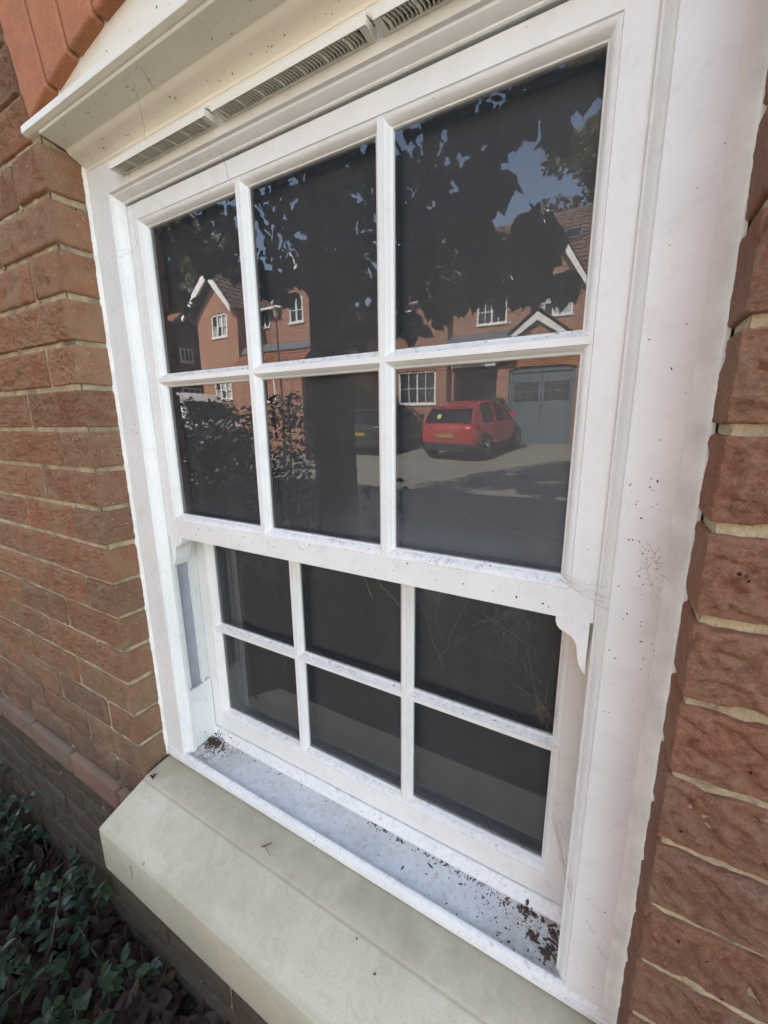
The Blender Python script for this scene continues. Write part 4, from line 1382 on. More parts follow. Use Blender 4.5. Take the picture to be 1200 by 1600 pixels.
# gable over the garage, a touch proud of the eaves
w_.prism([(-3.35, 5.1), (-1.12, 5.1), (-2.235, 6.9)], 1, vy(FY + .25), vy(FY))
# nearer left wing
LY = 14.15
k_ = (LY + .39) / (FY + .39)


def lx(x): return .39 + (x - .39) * k_


def lz(z): return .848 + (z - .848) * k_


wall_with_holes(w_, -8.4, -5.3, -.3, 5.0, LY, LY + .25, [(lx(-7.46), lx(-5.87), lz(1.5), lz(2.68)), (lx(-7.5), lx(-6.9), lz(4.05), lz(4.85))])
w_.vbox(-5.5, -5.3, LY + .25, FY, -.3, 5.0)
w_.vbox(3.8, 4.0, FY + .25, 21, -.3, 5.1); w_.vbox(-8.4, -8.2, LY + .25, 21, -.3, 5.0); w_.vbox(-8.2, 3.8, 20.8, 21, -.3, 5.1)
w_.build('wall', M['fbrick'], MH)
# porch recess backs, shade put into the brick colour
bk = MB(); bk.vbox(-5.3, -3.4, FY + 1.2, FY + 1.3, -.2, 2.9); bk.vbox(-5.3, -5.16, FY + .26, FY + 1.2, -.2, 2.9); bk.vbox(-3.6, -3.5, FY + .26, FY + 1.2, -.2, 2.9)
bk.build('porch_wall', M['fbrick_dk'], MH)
pf_ = MB(); pf_.vbox(-5.15, -3.62, FY + .25, FY + 1.2, 2.6, 2.7); pf_.build('porch_ceiling', M['dkwood'], MH)
d_ = MB(); d_.vbox(-4.55, -3.75, FY + 1.1, FY + 1.19, .15, 2.3); dd = d_.build('front_door', M['dkwood'], MH)
d_ = MB(); d_.vbox(-4.40, -4.20, FY + 1.07, FY + 1.095, 1.25, 1.75); d_.vbox(-4.05, -3.85, FY + 1.07, FY + 1.095, 1.25, 1.75); q = d_.build('pane', M['curtain'], dd, local=True); q.location = (0, 0, 0)
# white beam and light box over the porch
bm_ = MB(); bm_.vbox(-5.22, -3.98, FY - .12, FY - .01, 2.71, 2.80); bm_.build('porch_beam', M['white'], MH)
bm_ = MB(); bm_.vbox(-3.98, -3.62, FY - .22, FY - .01, 2.68, 2.90); bm_.build('meter_box', M['white'], MH, bevel=.01)
# lean-to lead roof over the porch
lr = MB(); lr.prism([(vy(FY - .02), 3.78), (vy(FY - .75), 3.42), (vy(FY - .75), 3.34), (vy(FY - .02), 3.60)], 0, -5.25, -3.1); lr.build('porch_roof', M['lead'], MH)
lb = MB(); lb.vbox(-5.25, -3.1, FY - .72, FY - .66, 3.2, 3.38); lb.build('fascia', M['dkwood'], MH)
# little gable over the garage
pg = MB(); pg.prism([(-3.15, 3.45), (-1.38, 3.45), (-2.32, 4.15)], 1, vy(FY - .02), vy(FY - .35)); pg.build('porch_gable', M['fbrick'], MH)
pv = MB(); verge(pv, -2.32, 4.16, -3.28, 3.40, FY - .50, FY - .44, .17); verge(pv, -2.32, 4.16, -1.30, 3.40, FY - .50, FY - .44, .17); pv.build('barge_board', M['white'], MH)
tiled_roof(MH, (-3.36, vy(FY - .55), 3.40), (-3.36, vy(FY), 3.40), (-2.32, vy(FY), 4.24), (-2.32, vy(FY - .55), 4.24), M['tile'], .12, .12, 'porch_gable_roof')
tiled_roof(MH, (-1.22, vy(FY), 3.40), (-1.22, vy(FY - .55), 3.40), (-2.32, vy(FY - .55), 4.24), (-2.32, vy(FY), 4.24), M['tile'], .12, .12, 'porch_gable_roof')
rt = MB(); rt.tube([(-2.32, vy(FY - .57), 4.27), (-2.32, vy(FY), 4.27)], .06, 8); rt.build('ridge_tile', M['tile'], MH)
# main roof
tiled_roof(MH, (-8.6, vy(FY - .25), 5.02), (4.2, vy(FY - .25), 5.02), (4.2, vy(17.6), 8.12), (-8.6, vy(17.6), 8.12), M['tile'], .30, .28)
bs = MB(); bs.prism([(vy(17.6), 8.1), (vy(21.2), 5.0), (vy(21.2), 4.9), (vy(17.6), 7.95)], 0, -8.6, 4.2); bs.build('roof_back', M['tile'], MH)
for i in range(28):
    xx = -8.6 + i * .457
    r_ = MB(); r_.tube([(xx, vy(17.6), 8.14), (xx + .44, vy(17.6), 8.15)], .11, 7); r_.build('ridge_tile', M['tile'], MH)
ge = MB(); ge.prism([(vy(FY + .1), 5.1), (vy(21), 5.1), (vy(17.6), 8.0)], 0, 3.85, 3.98); ge.prism([(vy(FY + .1), 5.1), (vy(21), 5.1), (vy(17.6), 8.0)], 0, -8.38, -8.25); ge.build('gable_wall', M['fbrick'], MH)
# big gable roof and its white verge
tiled_roof(MH, (-3.55, vy(FY - .3), 4.85), (-3.55, vy(16.6), 4.85), (-2.235, vy(16.6), 7.02), (-2.235, vy(FY - .3), 7.02), M['tile'], .22, .24, 'gable_roof')
tiled_roof(MH, (-.93, vy(16.6), 4.85), (-.93, vy(FY - .3), 4.85), (-2.235, vy(FY - .3), 7.02), (-2.235, vy(16.6), 7.02), M['tile'], .22, .24, 'gable_roof')
bv_ = MB(); verge(bv_, -2.235, 7.0, -1.02, 4.98, FY - .34, FY - .27, .25); verge(bv_, -2.235, 7.0, -3.45, 4.98, FY - .34, FY - .27, .25); bv_.build('barge_board', M['white'], MH)
sf = MB(); sf.prism([(-3.42, 4.93), (-2.235, 6.85), (-2.235, 6.75), (-3.32, 4.93)], 1, vy(FY - .01), vy(FY - .265)); sf.prism([(-1.05, 4.93), (-2.235, 6.85), (-2.235, 6.75), (-1.15, 4.93)], 1, vy(FY - .01), vy(FY - .265)); sf.build('soffit', M['dkwood'], MH)
gt = MB(); gt.vbox(-1.0, 4.2, FY - .33, FY - .22, 4.93, 5.03); gt.vbox(-8.55, -3.5, FY - .33, FY - .22, 4.93, 5.03); gt.build('gutter', M['white'], MH)
ef = MB(); ef.vbox(-.9, 4.1, FY - .215, FY - .01, 4.86, 4.93); ef.vbox(-5.2, -3.6, FY - .215, FY - .01, 4.86, 4.93); ef.vbox(-8.4, -5.3, LY - .1, LY - .01, 4.86, 4.93); ef.build('soffit', M['dkwood'], MH)
# skylight
SLv = []
for (x, zz) in ((-2.05, 6.62), (-1.45, 6.62), (-1.45, 7.12), (-2.05, 7.12)):
    Yq = FY - .25 + (zz - 5.02) / 3.1 * 3.35; SLv.append(Vector((x, vy(Yq), zz)))
nr_ = Vector((0, 1, 1)).normalized()
sl = MB(); sl.loft([[p + nr_ * .03 for p in SLv], [p + nr_ * .11 for p in SLv]]); so_ = sl.build('skylight', M['lead'], MH)
cc = sum(SLv, Vector()) / 4; sl = MB(); sl.loft([[cc + (p - cc) * .8 + nr_ * .111 for p in SLv], [cc + (p - cc) * .8 + nr_ * .118 for p in SLv]]); q = sl.build('pane', M['fglass'], so_, local=True); q.location = (0, 0, 0)
# windows
far_window(MH, -4.37, -3.38, 4.03, 4.82, FY + .03, 4, 2)
far_window(MH, -2.53, -1.38, 4.08, 4.87, FY + .03, 4, 2, curtain=True)
far_window(MH, .6, 2.0, 4.0, 4.85, FY + .03, 4, 2)
far_window(MH, .6, 2.4, 1.4, 2.6, FY + .03, 4, 2)
far_window(MH, lx(-7.46), lx(-5.87), lz(1.5), lz(2.68), LY + .03, 4, 2, arch=.05, fw=.07)
far_window(MH, lx(-7.5), lx(-6.9), lz(4.05), lz(4.85), LY + .03, 2, 2)
# garage: brick arch voussoirs, blue doors
for i in range(29):
    u = -1 + 2 * (i + .5) / 29; x = -2.17 + u * 1.13
    zb = 2.50 + .17 * (1 - u * u); an = u * .22
    vb = MB(); c_, s_ = math.cos(an), math.sin(an)
    P_ = [(-.034, 0), (.034, 0), (.036, .22), (-.036, .22)]
    vb.prism([(x + a * c_ + b2 * s_, zb + b2 * c_ - a * s_) for a, b2 in P_], 1, vy(FY + .2), vy(FY - .012)); vb.build('brick', M['soldier'], MH)
gd = MB(); gd.vbox(-3.22, -3.13, FY + .08, FY + .2, .0, 2.52); gd.vbox(-1.21, -1.12, FY + .08, FY + .2, .0, 2.52); gd.vbox(-3.13, -1.21, FY + .08, FY + .2, 2.44, 2.53)
arcp = [(-2.17 + u * 1.06, 2.53 + .13 * (1 - u * u)) for u in [-1 + i / 6 for i in range(13)]]
gd.prism([(-3.22, 2.53)] + arcp + [(-1.12, 2.53)], 1, vy(FY + .2), vy(FY + .11)); gf = gd.build('garage_frame', M['garage'], MH)
for x0, x1 in ((-3.125, -2.178), (-2.162, -1.215)):
    lf = MB(); Yd = FY + .13
    lf.vbox(x0, x1, Yd, Yd + .05, .13, 1.50); lf.vbox(x0, x1, Yd, Yd + .05, 2.12, 2.44)
    lf.vbox(x0, x0 + .08, Yd, Yd + .05, 1.50, 2.12); lf.vbox(x1 - .08, x1, Yd, Yd + .05, 1.50, 2.12)
    go_ = lf.build('garage_door', M['garage'], MH)
    gbm = MB(); ww = (x1 - x0 - .16) / 4
    for i in range(1, 4): gbm.vbox(x0 + .08 + ww * i - .012, x0 + .08 + ww * i + .012, Yd + .004, Yd + .04, 1.50, 2.12)
    gbm.vbox(x0 + .08, x1 - .08, Yd + .006, Yd + .04, 1.798, 1.823); q = gbm.build('glazing_bar', M['garage'], go_, local=True); q.location = (0, 0, 0)
    for i in range(4):
        for j in range(2):
            p_ = MB(); p_.vbox(x0 + .08 + ww * i, x0 + .08 + ww * (i + 1), Yd + .028, Yd + .033, 1.50 + .31 * j, 1.81 + .31 * j); q = p_.build('pane', M['garage_win'], go_, local=True); q.location = (0, 0, 0)
hd = MB(); hd.vbox(-2.15, -2.12, FY + .10, FY + .128, 1.25, 1.35); hd.build('handle', M['alloy'], MH)
# pot plant by the porch
pp = empty('potted_plant', (-3.42, vy(FY - .35), .12), 'clipped potted plant standing between porch and garage', 'plant')
b = MB(); b.loft([[(-3.42 + r * math.cos(a), vy(FY - .35) + r * math.sin(a), z) for a in [math.pi * 2 * k / 12 for k in range(12)]] for r, z in ((.13, .12), (.18, .45), (.2, .5), (.17, .5))]); b.build('pot', M['brick_rub'], pp)
b = MB(); b.tube([(-3.42, vy(FY - .35), .45), (-3.42, vy(FY - .35), 1.3)], .02, 6); b.build('stem', M['bark'], pp)
b = MB()
for i in range(420):
    d = rv().normalized() * random.random() ** .35 * .27; leaf_mesh(b, Vector((-3.42, vy(FY - .35), 1.42)) + d, rv(), rv(), .07, .045)
b.build('foliage', M['leaf_hedge'], pp, kind='stuff', recalc=False)
# hedge against the side wall
hg = empty('clipped_hedge', (-7.9, vy(12.6), ground_z(vy(12.6))), 'green hedge in sun behind the black car', 'hedge')
b = MB()
for i in range(5200):
    x = random.uniform(-8.25, -7.35); Yq = random.uniform(11.2, 13.9); z = random.uniform(-.1, 2.0)
    x = max(-8.25, min(-7.35, x)); L = random.uniform(.06, .1)
    if random.random() < .7:
        c_ = random.choice('xyz')
        if c_ == 'x': x = -7.4 + random.gauss(0, .05)
        elif c_ == 'y': Yq = 11.25 + random.gauss(0, .05)
        else: z = 1.95 + random.gauss(0, .05)
    leaf_mesh(b, (x, vy(Yq), z), rv(), rv(), L, L * .5)
b.build('foliage', M['leaf_hedge'], hg, kind='stuff', recalc=False)
b = MB()
for i in range(8): b.tube([(-7.85, vy(11.4 + i * .33), -.2), (-7.8, vy(11.4 + i * .33), 1.6)], [.03, .012], 5)
b.build('stem', M['bark'], hg)

# second house: tall gable, recessed middle, second gable, lean-to -----------------
SH2 = empty('gabled_house', (-11.2, vy(11.5), 0), 'red brick house with tall white verged gable reflected in the left panes', 'house')
GY = 10.5
w_ = MB()
wall_with_holes(w_, -13.85, -11.75, -.6, 4.85, GY, GY + .25, [(-13.08, -12.27, 3.88, 4.68), (-13.15, -12.25, 1.68, 2.35)])
w_.prism([(-13.85, 4.85), (-11.75, 4.85), (-12.8, 5.95)], 1, vy(GY + .25), vy(GY))
w_.vbox(-11.95, -11.75, GY + .25, GY + 1.0, -.6, 4.85); w_.vbox(-13.85, -13.65, GY + .25, 16, -.6, 4.85)
wall_with_holes(w_, -11.75, -8.3, -.6, 4.75, GY + 1.0, GY + 1.25, [(lx(-11.6) if False else -11.72, -11.18, 4.25, 4.80 - .08), (-9.7, -9.15, 4.05, 4.75)])
w_.vbox(-8.5, -8.3, GY + 1.25, 16, -.6, 4.75)
# projecting right part that carries window c and its gable
wall_with_holes(w_, -9.75, -8.3, -.6, 4.8, GY + .1, GY + .3, [(-9.42, -8.84, 3.97, 4.78)])
w_.vbox(-9.75, -9.6, GY + .3, GY + 1.0, -.6, 4.8); w_.vbox(-8.45, -8.3, GY + .3, GY + 1.0, -.6, 4.8)
w_.prism([(-9.75, 4.8), (-8.3, 4.8), (-9.02, 5.75)], 1, vy(GY + .3), vy(GY + .1))
w_.build('wall', M['fbrick2'], SH2)
bv_ = MB(); verge(bv_, -12.82, 6.15, -14.28, 4.78, GY - .34, GY - .27, .22); verge(bv_, -12.82, 6.15, -11.72, 4.78, GY - .34, GY - .27, .22)
verge(bv_, -9.02, 5.95, -9.92, 4.72, GY - .20, GY - .14, .2); verge(bv_, -9.02, 5.95, -8.1, 4.72, GY - .2, GY - .14, .2); bv_.build('barge_board', M['white'], SH2)
sf = MB(); sf.prism([(-14.15, 4.72), (-12.82, 6.0), (-12.82, 5.86), (-13.9, 4.72)], 1, vy(GY - .01), vy(GY - .265)); sf.prism([(-11.76, 4.72), (-12.82, 6.0), (-12.82, 5.86), (-11.95, 4.72)], 1, vy(GY - .01), vy(GY - .265)); sf.build('soffit', M['dkwood'], SH2)
tiled_roof(SH2, (-14.40, vy(GY - .3), 4.72), (-14.40, vy(15), 4.72), (-12.82, vy(15), 6.22), (-12.82, vy(GY - .3), 6.22), M['tile_red'], .22, .24)
tiled_roof(SH2, (-11.60, vy(15), 4.72), (-11.60, vy(GY - .3), 4.72), (-12.82, vy(GY - .3), 6.22), (-12.82, vy(15), 6.22), M['tile'], .22, .24)
tiled_roof(SH2, (-11.9, vy(GY + .75), 4.80), (-8.2, vy(GY + .75), 4.80), (-8.2, vy(14), 7.0), (-11.9, vy(14), 7.0), M['tile'], .25, .25)
tiled_roof(SH2, (-10.0, vy(GY - .15), 4.66), (-10.0, vy(12.6), 4.66), (-9.02, vy(12.6), 6.0), (-9.02, vy(GY - .15), 6.0), M['tile'], .22, .24, 'gable_roof')
tiled_roof(SH2, (-8.04, vy(12.6), 4.66), (-8.04, vy(GY - .15), 4.66), (-9.02, vy(GY - .15), 6.0), (-9.02, vy(12.6), 6.0), M['tile'], .22, .24, 'gable_roof')
gt = MB(); gt.vbox(-11.6, -9.95, GY + .62, GY + .74, 4.72, 4.80); gt.build('gutter', M['white'], SH2)
gt = MB(); gt.vbox(-11.74, -9.76, GY + .76, GY + .98, 4.62, 4.70); gt.build('soffit', M['dkwood'], SH2)
dp = MB(); dp.tube([(-11.66, vy(GY + .93), 4.7), (-11.66, vy(GY + .93), 3.0), (-11.66, vy(GY + .93), -.3)], .04, 8); dp.build('downpipe', M['pipe'], SH2)
far_window(SH2, -13.08, -12.27, 3.88, 4.66, GY + .03, 3, 2, arch=.07, curtain=True)
far_window(SH2, -13.15, -12.25, 1.68, 2.33, GY + .03, 3, 2, curtain=True)
far_window(SH2, -11.70, -11.18, 4.22, 4.70, GY + 1.03, 2, 2)
far_window(SH2, -9.42, -8.84, 3.97, 4.76, GY + .13, 2, 2)
# lean-to with tiled slope and grey flashing
lt = MB(); lt.vbox(-11.3, -8.45, GY - .62, GY - .45, -.6, 2.55); lt.vbox(-11.3, -11.1, GY - .45, GY + 1.0, -.6, 2.55); lt.build('lean_to_wall', M['fbrick2'], SH2)
tiled_roof(SH2, (-11.45, vy(GY - .8), 2.5), (-8.35, vy(GY - .8), 2.5), (-8.35, vy(GY + .05), 3.18), (-11.45, vy(GY + .05), 3.18), M['tile_red'], .18, .18, 'lean_to_roof')
lf = MB(); lf.prism([(vy(GY + .05), 3.36), (vy(GY - .02), 3.36), (vy(GY - .16), 3.16), (vy(GY - .16), 3.12), (vy(GY + .05), 3.17)], 0, -11.45, -8.35); lf.build('flashing', M['lead'], SH2)
far_window(SH2, -10.6, -9.6, 1.5, 2.35, GY - .60, 3, 2)
# small hipped roof by the gable wall
tiled_roof(SH2, (-12.15, vy(GY - .5), 3.15), (-10.9, vy(GY - .5), 3.15), (-11.15, vy(GY + .9), 4.0), (-11.72, vy(GY + .9), 4.0), M['tile'], .16, .16, 'lean_to_roof') if False else None
ch = MB(); ch.vbox(-10.6, -10.1, 13.6, 14.2, 6.2, 7.9); cho = ch.build('chimney', M['fbrick2'], SH2)

# third house, shaded gable end ---------------------------------------
TH = empty('shaded_house', (-17, vy(11.8), 0), 'brick house with shade in its brick colour at the far left of the reflection', 'house')
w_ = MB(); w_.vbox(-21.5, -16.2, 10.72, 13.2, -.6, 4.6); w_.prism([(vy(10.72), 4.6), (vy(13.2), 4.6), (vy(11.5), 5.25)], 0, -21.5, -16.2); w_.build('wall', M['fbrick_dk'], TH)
tiled_roof(TH, (-21.6, vy(10.5), 4.55), (-16.0, vy(10.5), 4.55), (-16.0, vy(11.5), 5.38), (-21.6, vy(11.5), 5.38), M['tile_red'], .22, .24)
tiled_roof(TH, (-16.0, vy(13.4), 4.35), (-21.6, vy(13.4), 4.35), (-21.6, vy(11.5), 5.38), (-16.0, vy(11.5), 5.38), M['tile_red'], .22, .24)
bv_ = MB(); bv_.prism([(vy(11.5), 5.40), (vy(13.5), 4.32), (vy(13.5), 4.16), (vy(11.5), 5.2)], 0, -16.0, -15.94); bv_.prism([(vy(11.5), 5.40), (vy(10.4), 4.50), (vy(10.4), 4.34), (vy(11.5), 5.2)], 0, -16.0, -15.94); bv_.build('barge_board', M['lead'], TH)


def side_window(parent, X, Y0, Y1, z0, z1, nc):
    f = MB(); fw = .06
    f.vbox(X - .05, X + .04, Y0, Y0 + fw, z0, z1); f.vbox(X - .05, X + .04, Y1 - fw, Y1, z0, z1); f.vbox(X - .05, X + .04, Y0 + fw, Y1 - fw, z0, z0 + fw); f.vbox(X - .05, X + .04, Y0 + fw, Y1 - fw, z1 - fw, z1)
    for i in range(1, nc): c = Y0 + (Y1 - Y0) * i / nc; f.vbox(X - .05, X + .035, c - .02, c + .02, z0 + fw, z1 - fw)
    f.vbox(X - .05, X + .08, Y0 - .04, Y1 + .04, z0 - .05, z0 - .001)
    o = f.build('window', M['white'], parent); p = MB(); p.vbox(X - .03, X + .015, Y0 + fw, Y1 - fw, z0 + fw, z1 - fw); q = p.build('pane', M['fglass'], o, local=True); q.location = (0, 0, 0)


side_window(TH, -16.2, 11.3, 11.9, 3.38, 3.97, 3)
side_window(TH, -16.2, 11.2, 12.1, 1.2, 2.3, 3)

# ------------------------------------------------------------------ cars
def make_car(loc, yaw, paint_m, label, sticker, plate, length=4.0, wd=.85, H=1.47):
    root = empty('parked_car', loc, label, 'car', rz=yaw)
    kL = length / 4.0; kH = H / 1.47; kW = wd / .85

    def P(x, y, z): return (x * kL, y * kW, z * kH)
    st_ = [(0.0, .60, .44, .80), (.04, .74, .32, .90), (.16, .81, .27, .965), (.45, .85, .24, .97), (1.2, .85, .22, .94), (2.2, .85, .20, .92), (2.9, .845, .22, .90), (3.35, .83, .25, .86), (3.75, .76, .28, .74), (3.93, .62, .34, .62), (4.0, .48, .40, .54)]
    b = MB(); rings = []
    for x, hw, zl, zb in st_:
        half = [(.0, zl), (hw * .82, zl), (hw * .95, zl + .06), (hw, zl + (zb - zl) * .38), (hw, zl + (zb - zl) * .62), (hw * .965, zb - .06), (hw * .90, zb - .01), (hw * .6, zb + .02)]
        r = [P(x, y, z) for y, z in half] + [P(x, -y, z) for y, z in half[::-1][:-1]]
        rings.append(r)
    b.loft(rings); o = b.build('body', paint_m, root, local=True); smooth_by_angle(o, 42)
    ss = o.modifiers.new('sub', 'SUBSURF'); ss.levels = 1; ss.render_levels = 2
    # cabin
    b = MB(); rings = []
    cab = [(.10, .70, .90, .70, .90), (.32, .75, .90, .655, 1.19), (.62, .765, .90, .63, 1.375), (1.0, .775, .90, .60, 1.445), (1.7, .775, .88, .60, 1.45), (2.15, .77, .88, .585, 1.385), (2.6, .755, .87, .63, 1.14), (3.02, .72, .86, .70, .88)]
    for x, hb, zb, ht_, zt in cab:
        half = [(0, zb), (hb, zb), (hb * .62 + ht_ * .38, zb + (zt - zb) * .45), (ht_, zt - .02), (ht_ * .93, zt + .004), (ht_ * .5, zt + .02)]
        rings.append([P(x, y, z) for y, z in half] + [P(x, -y, z) for y, z in half[::-1][:-1]])
    b.loft(rings); o = b.build('windows', M['carglass'], root, local=True); smooth_by_angle(o, 40)
    ss = o.modifiers.new('sub', 'SUBSURF'); ss.levels = 1; ss.render_levels = 1
    # roof skin
    b = MB(); rings = []
    for x, hb, zb, ht_, zt in [(.36, 0, 0, .60, 1.345), (.50, 0, 0, .645, 1.39), (.75, 0, 0, .65, 1.432), (1.05, 0, 0, .645, 1.470), (1.7, 0, 0, .63, 1.480), (2.1, 0, 0, .61, 1.425), (2.22, 0, 0, .59, 1.38)]:
        rings.append([P(x, -ht_, zt - .055), P(x, -ht_ * .95, zt - .006), P(x, -ht_ * .5, zt + .02), P(x, 0, zt + .026), P(x, ht_ * .5, zt + .02), P(x, ht_ * .95, zt - .006), P(x, ht_, zt - .055), P(x, ht_ * .9, zt - .075), P(x, -ht_ * .9, zt - .075)])
    b.loft(rings); o = b.build('roof', paint_m, root, local=True); smooth_by_angle(o, 60)
    ss = o.modifiers.new('sub', 'SUBSURF'); ss.levels = 1; ss.render_levels = 1
    for s in (-1, 1):
        b = MB()   # rear quarter pillar, centre and windscreen pillars
        b.loft([[P(.05, s * .735, .90), P(.60, s * .80, .92), P(.55, s * .775, .96), P(.10, s * .69, .94)], [P(.42, s * .665, 1.27), P(.72, s * .675, 1.32), P(.74, s * .64, 1.40), P(.46, s * .60, 1.35)]])
        b.loft([[P(1.55, s * .785, .90), P(1.63, s * .785, .90), P(1.63, s * .75, .90), P(1.55, s * .75, .90)], [P(1.55, s * .635, 1.42), P(1.63, s * .635, 1.42), P(1.63, s * .59, 1.42), P(1.55, s * .59, 1.42)]])
        b.tube([P(2.98, s * .725, .89), P(2.6, s * .70, 1.14), P(2.15, s * .615, 1.39)], .033, 6)
        b.build('pillar', paint_m, root, local=True, smooth=False)
        b = MB(); b.loft([[P(2.55, s * .80, .98), P(2.63, s * .80, .99), P(2.63, s * .80, 1.08), P(2.55, s * .80, 1.09)], [P(2.56, s * .99, .97), P(2.68, s * .98, .98), P(2.68, s * .98, 1.10), P(2.56, s * .99, 1.11)]])
        b.build('mirror', paint_m, root, local=True, bevel=.015)
        b = MB(); b.loft([[P(-.005, s * .46, .80), P(.20, s * .835, .80), P(.32, s * .845, .86), P(.22, s * .82, .915), P(-.005, s * .46, .88)], [P(.05, s * .42, .80), P(.22, s * .70, .80), P(.32, s * .70, .86), P(.22, s * .70, .915), P(.05, s * .42, .88)]])
        b.build('tail_light', M['lamp_red'], root, local=True)
        b = MB(); b.box(1.0 * kL, 3.0 * kL, *sorted((s * .835 * kW, s * .862 * kW)), .20 * kH, .36 * kH); b.build('sill_trim', M['cladding'], root, local=True, bevel=.01)
        for wx in (.72, 3.15):
            wr = .325 * kH
            arch = MB(); n = 20
            ring_o = [(wx * kL + .41 * math.cos(math.pi * i / n), wr - .01 + .41 * math.sin(math.pi * i / n)) for i in range(n + 1)]
            arch.prism(ring_o + [(wx * kL - .41, .22), (wx * kL + .41, .22)], 1, *sorted((s * .80 * kW, s * (.862 * kW)))); arch.build('wheel_arch', M['cladding'], root, local=True)
            wh = MB(); rr = []
            for y_, r_ in ((.70, .22), (.70, wr), (.83, wr), (.872, wr * .95), (.874, wr * .72)):
                rr.append([(wx * kL + r_ * math.cos(2 * math.pi * i / 28), s * y_ * kW, wr + r_ * math.sin(2 * math.pi * i / 28)) for i in range(28)])
            wh.loft(rr); who = wh.build('wheel', M['rubber'], root, local=True)
            rim = MB()
            for kk in range(5):
                a = 2 * math.pi * kk / 5
                q1 = Vector((wx * kL, s * .878 * kW, wr)); q2 = q1 + Vector((math.cos(a), 0, math.sin(a))) * wr * .66
                rim.tube([q1, q2], [.045, .03], 6)
            rim.build('rim', M['alloy'], who, local=True)
    b = MB(); b.loft([[P(-.03, -.62, .27), P(-.03, .62, .27), P(-.03, .66, .47), P(-.03, -.66, .47)], [P(.30, -.845, .24), P(.30, .845, .24), P(.30, .862, .50), P(.30, -.862, .50)]]); b.build('rear_bumper', M['cladding'], root, local=True, bevel=.03)
    b = MB(); b.box(-.028 * kL, .02, -.26, .26, .60 * kH, .70 * kH); b.build('number_plate', M['plate'] if plate else M['white'], root, local=True)
    b = MB(); b.tube([P(.16, -.02, 1.42), P(.05, 0.0, 1.52)], .008, 4) if False else b.box(.34, .60, -.5, .5, 1.365 * kH, 1.385 * kH); b.build('spoiler', paint_m, root, local=True)
    if sticker:
        b = MB(); c = Vector(P(.155, -.22, 1.12)); u = Vector((.0, 1, 0)); v_ = Vector((.42, 0, 1)).normalized(); nn = u.cross(v_); nn = -nn if nn.x > 0 else nn
        a, d = u * .075 + v_ * .04, v_ * .085 - u * .03
        c += nn * .02
        ring = [c + a, c + d, c - a, c - d]; b.loft([ring, [p + nn * .004 for p in ring]]); b.build('sticker', M['sticker'], root, local=True)
    return root


def car_at(x, Y, yaw_deg, *a, **k):
    # nose points away across the drive (real -y); yaw tips it towards +x
    y = vy(Y); z = ground_z(vy(Y + 1.9)) ; slope = math.atan2(ground_z(vy(Y + 3.2)) - ground_z(vy(Y + .7)), 2.5)
    r = make_car((x, y, ground_z(vy(Y + .7)) - .7 * math.tan(slope)), -math.pi / 2 + D2R(yaw_deg), *a, **k)
    r.rotation_euler = (0, -slope, -math.pi / 2 + D2R(yaw_deg)); return r


car_at(-3.73, 10.15, 6, M['red'], 'red hatchback with dark rear window parked before the blue garage', True, True, length=3.9, H=1.54, wd=.875)
car_at(-6.55, 10.2, 3, M['blackpaint'], 'black car half hidden by the trunk beside the red hatchback', False, True, length=3.7, H=1.5)


def make_van():
    root = empty('delivery_van', (-13.25, vy(8.9), ground_z(vy(9))), 'white van glimpsed between shrub leaves at the lower left', 'van', rz=0)
    b = MB(); side = [(-1.6, .35), (-1.6, 1.95), (-1.45, 2.12), (1.0, 2.12), (1.35, 1.85), (1.75, 1.25), (2.25, 1.08), (2.35, .85), (2.35, .35)]
    b.prism([(x, z) for x, z in side], 1, -.9, .9); o = b.build('body', M['vanwhite'], root, local=True, bevel=.06)
    b = MB(); b.prism([(1.0, 1.3), (1.28, 1.78), (.35, 1.78), (.35, 1.3)], 1, -.912, .912); b.build('windows', M['carglass'], root, local=True)
    b = MB(); b.prism([(1.42, 1.80), (1.78, 1.26), (1.82, 1.28), (1.46, 1.83)], 1, -.75, .75); b.build('windscreen', M['carglass'], root, local=True)
    b = MB(); b.box(-1.66, 2.4, -.88, .88, .28, .5); b.build('bumper', M['cladding'], root, local=True, bevel=.03)
    for x in (-.95, 1.65):
        for s in (-1, 1):
            wh = MB(); wh.loft([[(x + .33 * math.cos(2 * math.pi * i / 20), s * y_, .33 + .33 * math.sin(2 * math.pi * i / 20)) for i in range(20)] for y_ in (.72, .93)])
            w2 = wh.build('wheel', M['rubber'], root, local=True)
            wh = MB(); wh.loft([[(x + .18 * math.cos(2 * math.pi * i / 16), s * y_, .33 + .18 * math.sin(2 * math.pi * i / 16)) for i in range(16)] for y_ in (.931, .95)]); wh.build('rim', M['alloy'], w2, local=True)
    for s in (-1, 1):
        b = MB(); b.box(2.3, 2.37, *sorted((s * .55, s * .85)), .75, .95); b.build('headlight', M['curtain'], root, local=True)
    return root


make_van()

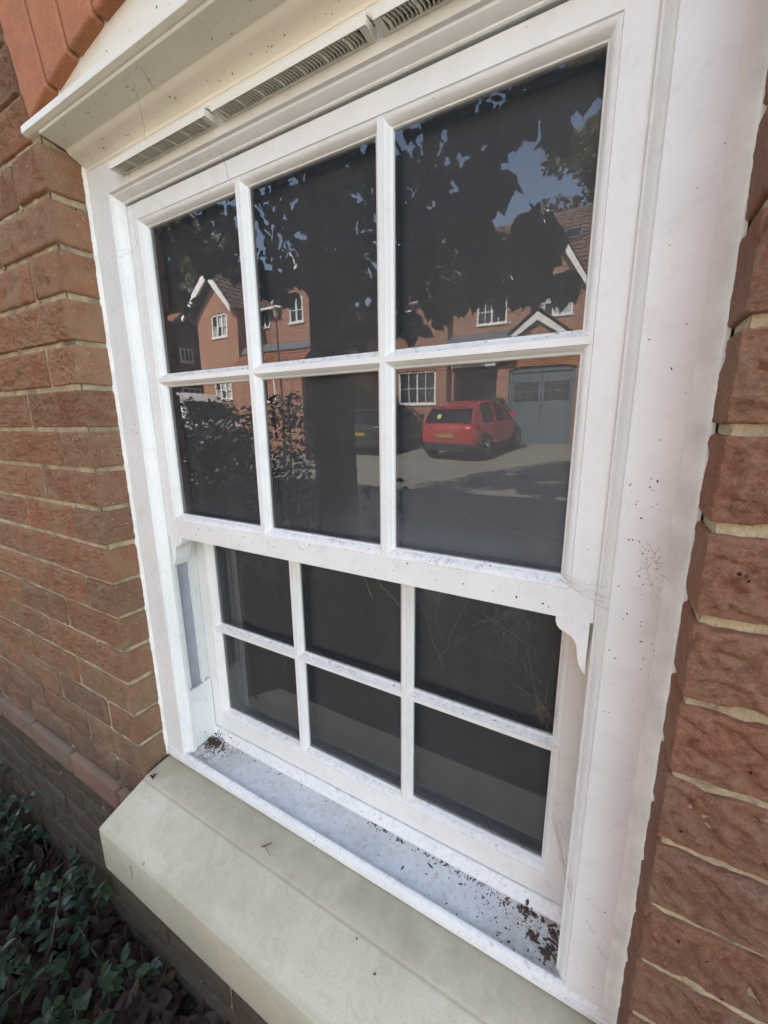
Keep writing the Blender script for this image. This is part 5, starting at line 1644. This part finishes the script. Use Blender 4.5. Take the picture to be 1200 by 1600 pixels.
# lamp post --------------------------------------------------------------
lp = empty('street_lamp', (-7.55, vy(8.0), ground_z(vy(8))), 'slim green lamp post in front of the left brick house', 'street lamp')
b = MB(); z0 = ground_z(vy(8)); b.tube([(-7.55, vy(8), z0), (-7.55, vy(8), z0 + .8), (-7.55, vy(8), z0 + .85), (-7.55, vy(8), 3.45)], [.055, .05, .026, .022], 10); b.build('post', M['postgreen'], lp)
b = MB(); b.loft([[(-7.55 + r * math.cos(a), vy(8) + r * math.sin(a), z) for a in [math.pi * 2 * k / 8 for k in range(8)]] for r, z in ((.035, 3.42), (.07, 3.58), (.07, 3.60))]); b.build('lantern', M['bulbglass'], lp)
b = MB(); b.loft([[(-7.55 + r * math.cos(a), vy(8) + r * math.sin(a), z) for a in [math.pi * 2 * k / 8 for k in range(8)]] for r, z in ((.09, 3.602), (.07, 3.66), (.02, 3.70))]); b.build('cap', M['postgreen'], lp)



# trees behind the houses ----------------------------------------------------
def far_tree(x, Y, z0, ztop, rad, label, n=5200, seed=1, ls=.22):
    random.seed(seed)
    t = empty('background_tree', (x, vy(Y), ground_z(vy(Y))), label, 'tree', 'trees behind the houses')
    b = MB(); b.tube([(x, vy(Y), ground_z(vy(Y))), (x + .1, vy(Y), z0 + (ztop - z0) * .35), (x, vy(Y), ztop - 1)], [.32, .22, .05], 8); b.build('trunk', M['bark'], t, recalc=False)
    cl = []
    for i in range(34):
        u = random.random(); z = z0 + (ztop - z0) * u; rr = rad * math.sqrt(max(.05, 1 - (2 * u - .85) ** 2 / 1.35)) * random.uniform(.35, 1.0); a = random.uniform(0, 6.28)
        cl.append((x + rr * math.cos(a), vy(Y) + rr * math.sin(a), z, random.uniform(.5, 1.05) * rad * .34))
    b = MB()
    for (cx, cy, cz, r) in cl[::2]: b.tube([(x, vy(Y), cz - r), (cx, cy, cz)], [.08, .02], 5)
    b.build('branch', M['bark'], t, recalc=False)
    b = MB()
    for i in range(n):
        cx, cy, cz, r = random.choice(cl); d = rv().normalized() * r * random.random() ** .3; d.z *= .75
        L = ls * random.uniform(.7, 1.3); leaf_mesh(b, Vector((cx, cy, cz)) + d, Vector((0, 0, 1)) + rv(.9), rv(), L, L * .7)
    b.build('crown', M['leaf_far'], t, recalc=False)


far_tree(-.3, 21.5, 4.0, 17.0, 3.3, 'tall tree with yellowing leaves beyond the roof at upper right', 16000, 3)
far_tree(-9.5, 24, 3.0, 11.0, 3.0, 'rounded green tree behind the gap between the two reflected houses', 6000, 5)
far_tree(-19.5, 15.5, 2.0, 10.0, 3.2, 'dark tree behind the leftmost reflected roof', 6000, 8)
far_tree(8, 21, 2.0, 11.5, 3.4, 'broad tree right of the garage house, outside the panes', 5000, 9)
far_tree(-25, 20, 3.0, 15.0, 4.2, 'large yellow green tree behind the shaded house at the left', 12000, 12, .26)

# added knee high shrubs out of view, blocking drive bounce on the stone sill ------------------
random.seed(44)
for k, (cx, lab) in enumerate(((-2.4, 'added low shrub shading the sill, far left'), (-1.2, 'added low shrub shading the sill, left of the window middle'), (-.1, 'added low shrub shading the sill, below the window middle'))):
    er = empty('added_shade_shrub', (cx, -.95, GZ), lab, 'shrub', 'added low shrubs that shade the sill')
    cl = [(cx + random.uniform(-.62, .62), -.95 + random.uniform(-.25, .22), GZ + random.uniform(.15, .66), random.uniform(.14, .20)) for _ in range(17)]
    b = MB()
    for (x, y, z, rr) in cl: b.tube([(cx + (x - cx) * .4, -.95, GZ), (x, y, z)], [.008, .003], 5)
    b.build('stem', M['bark'], er, recalc=False)
    b = MB()
    for (x, y, z, rr) in cl:
        for i in range(150):
            L = random.uniform(.04, .07); leaf_mesh(b, Vector((x, y, z)) + rv().normalized() * rr * random.random() ** .4, Vector((0, 0, 1)) + rv(.8), rv(), L, L * .5, .3)
    b.build('foliage', M['leaf_hedge'], er, kind='stuff', smooth=True, recalc=False)
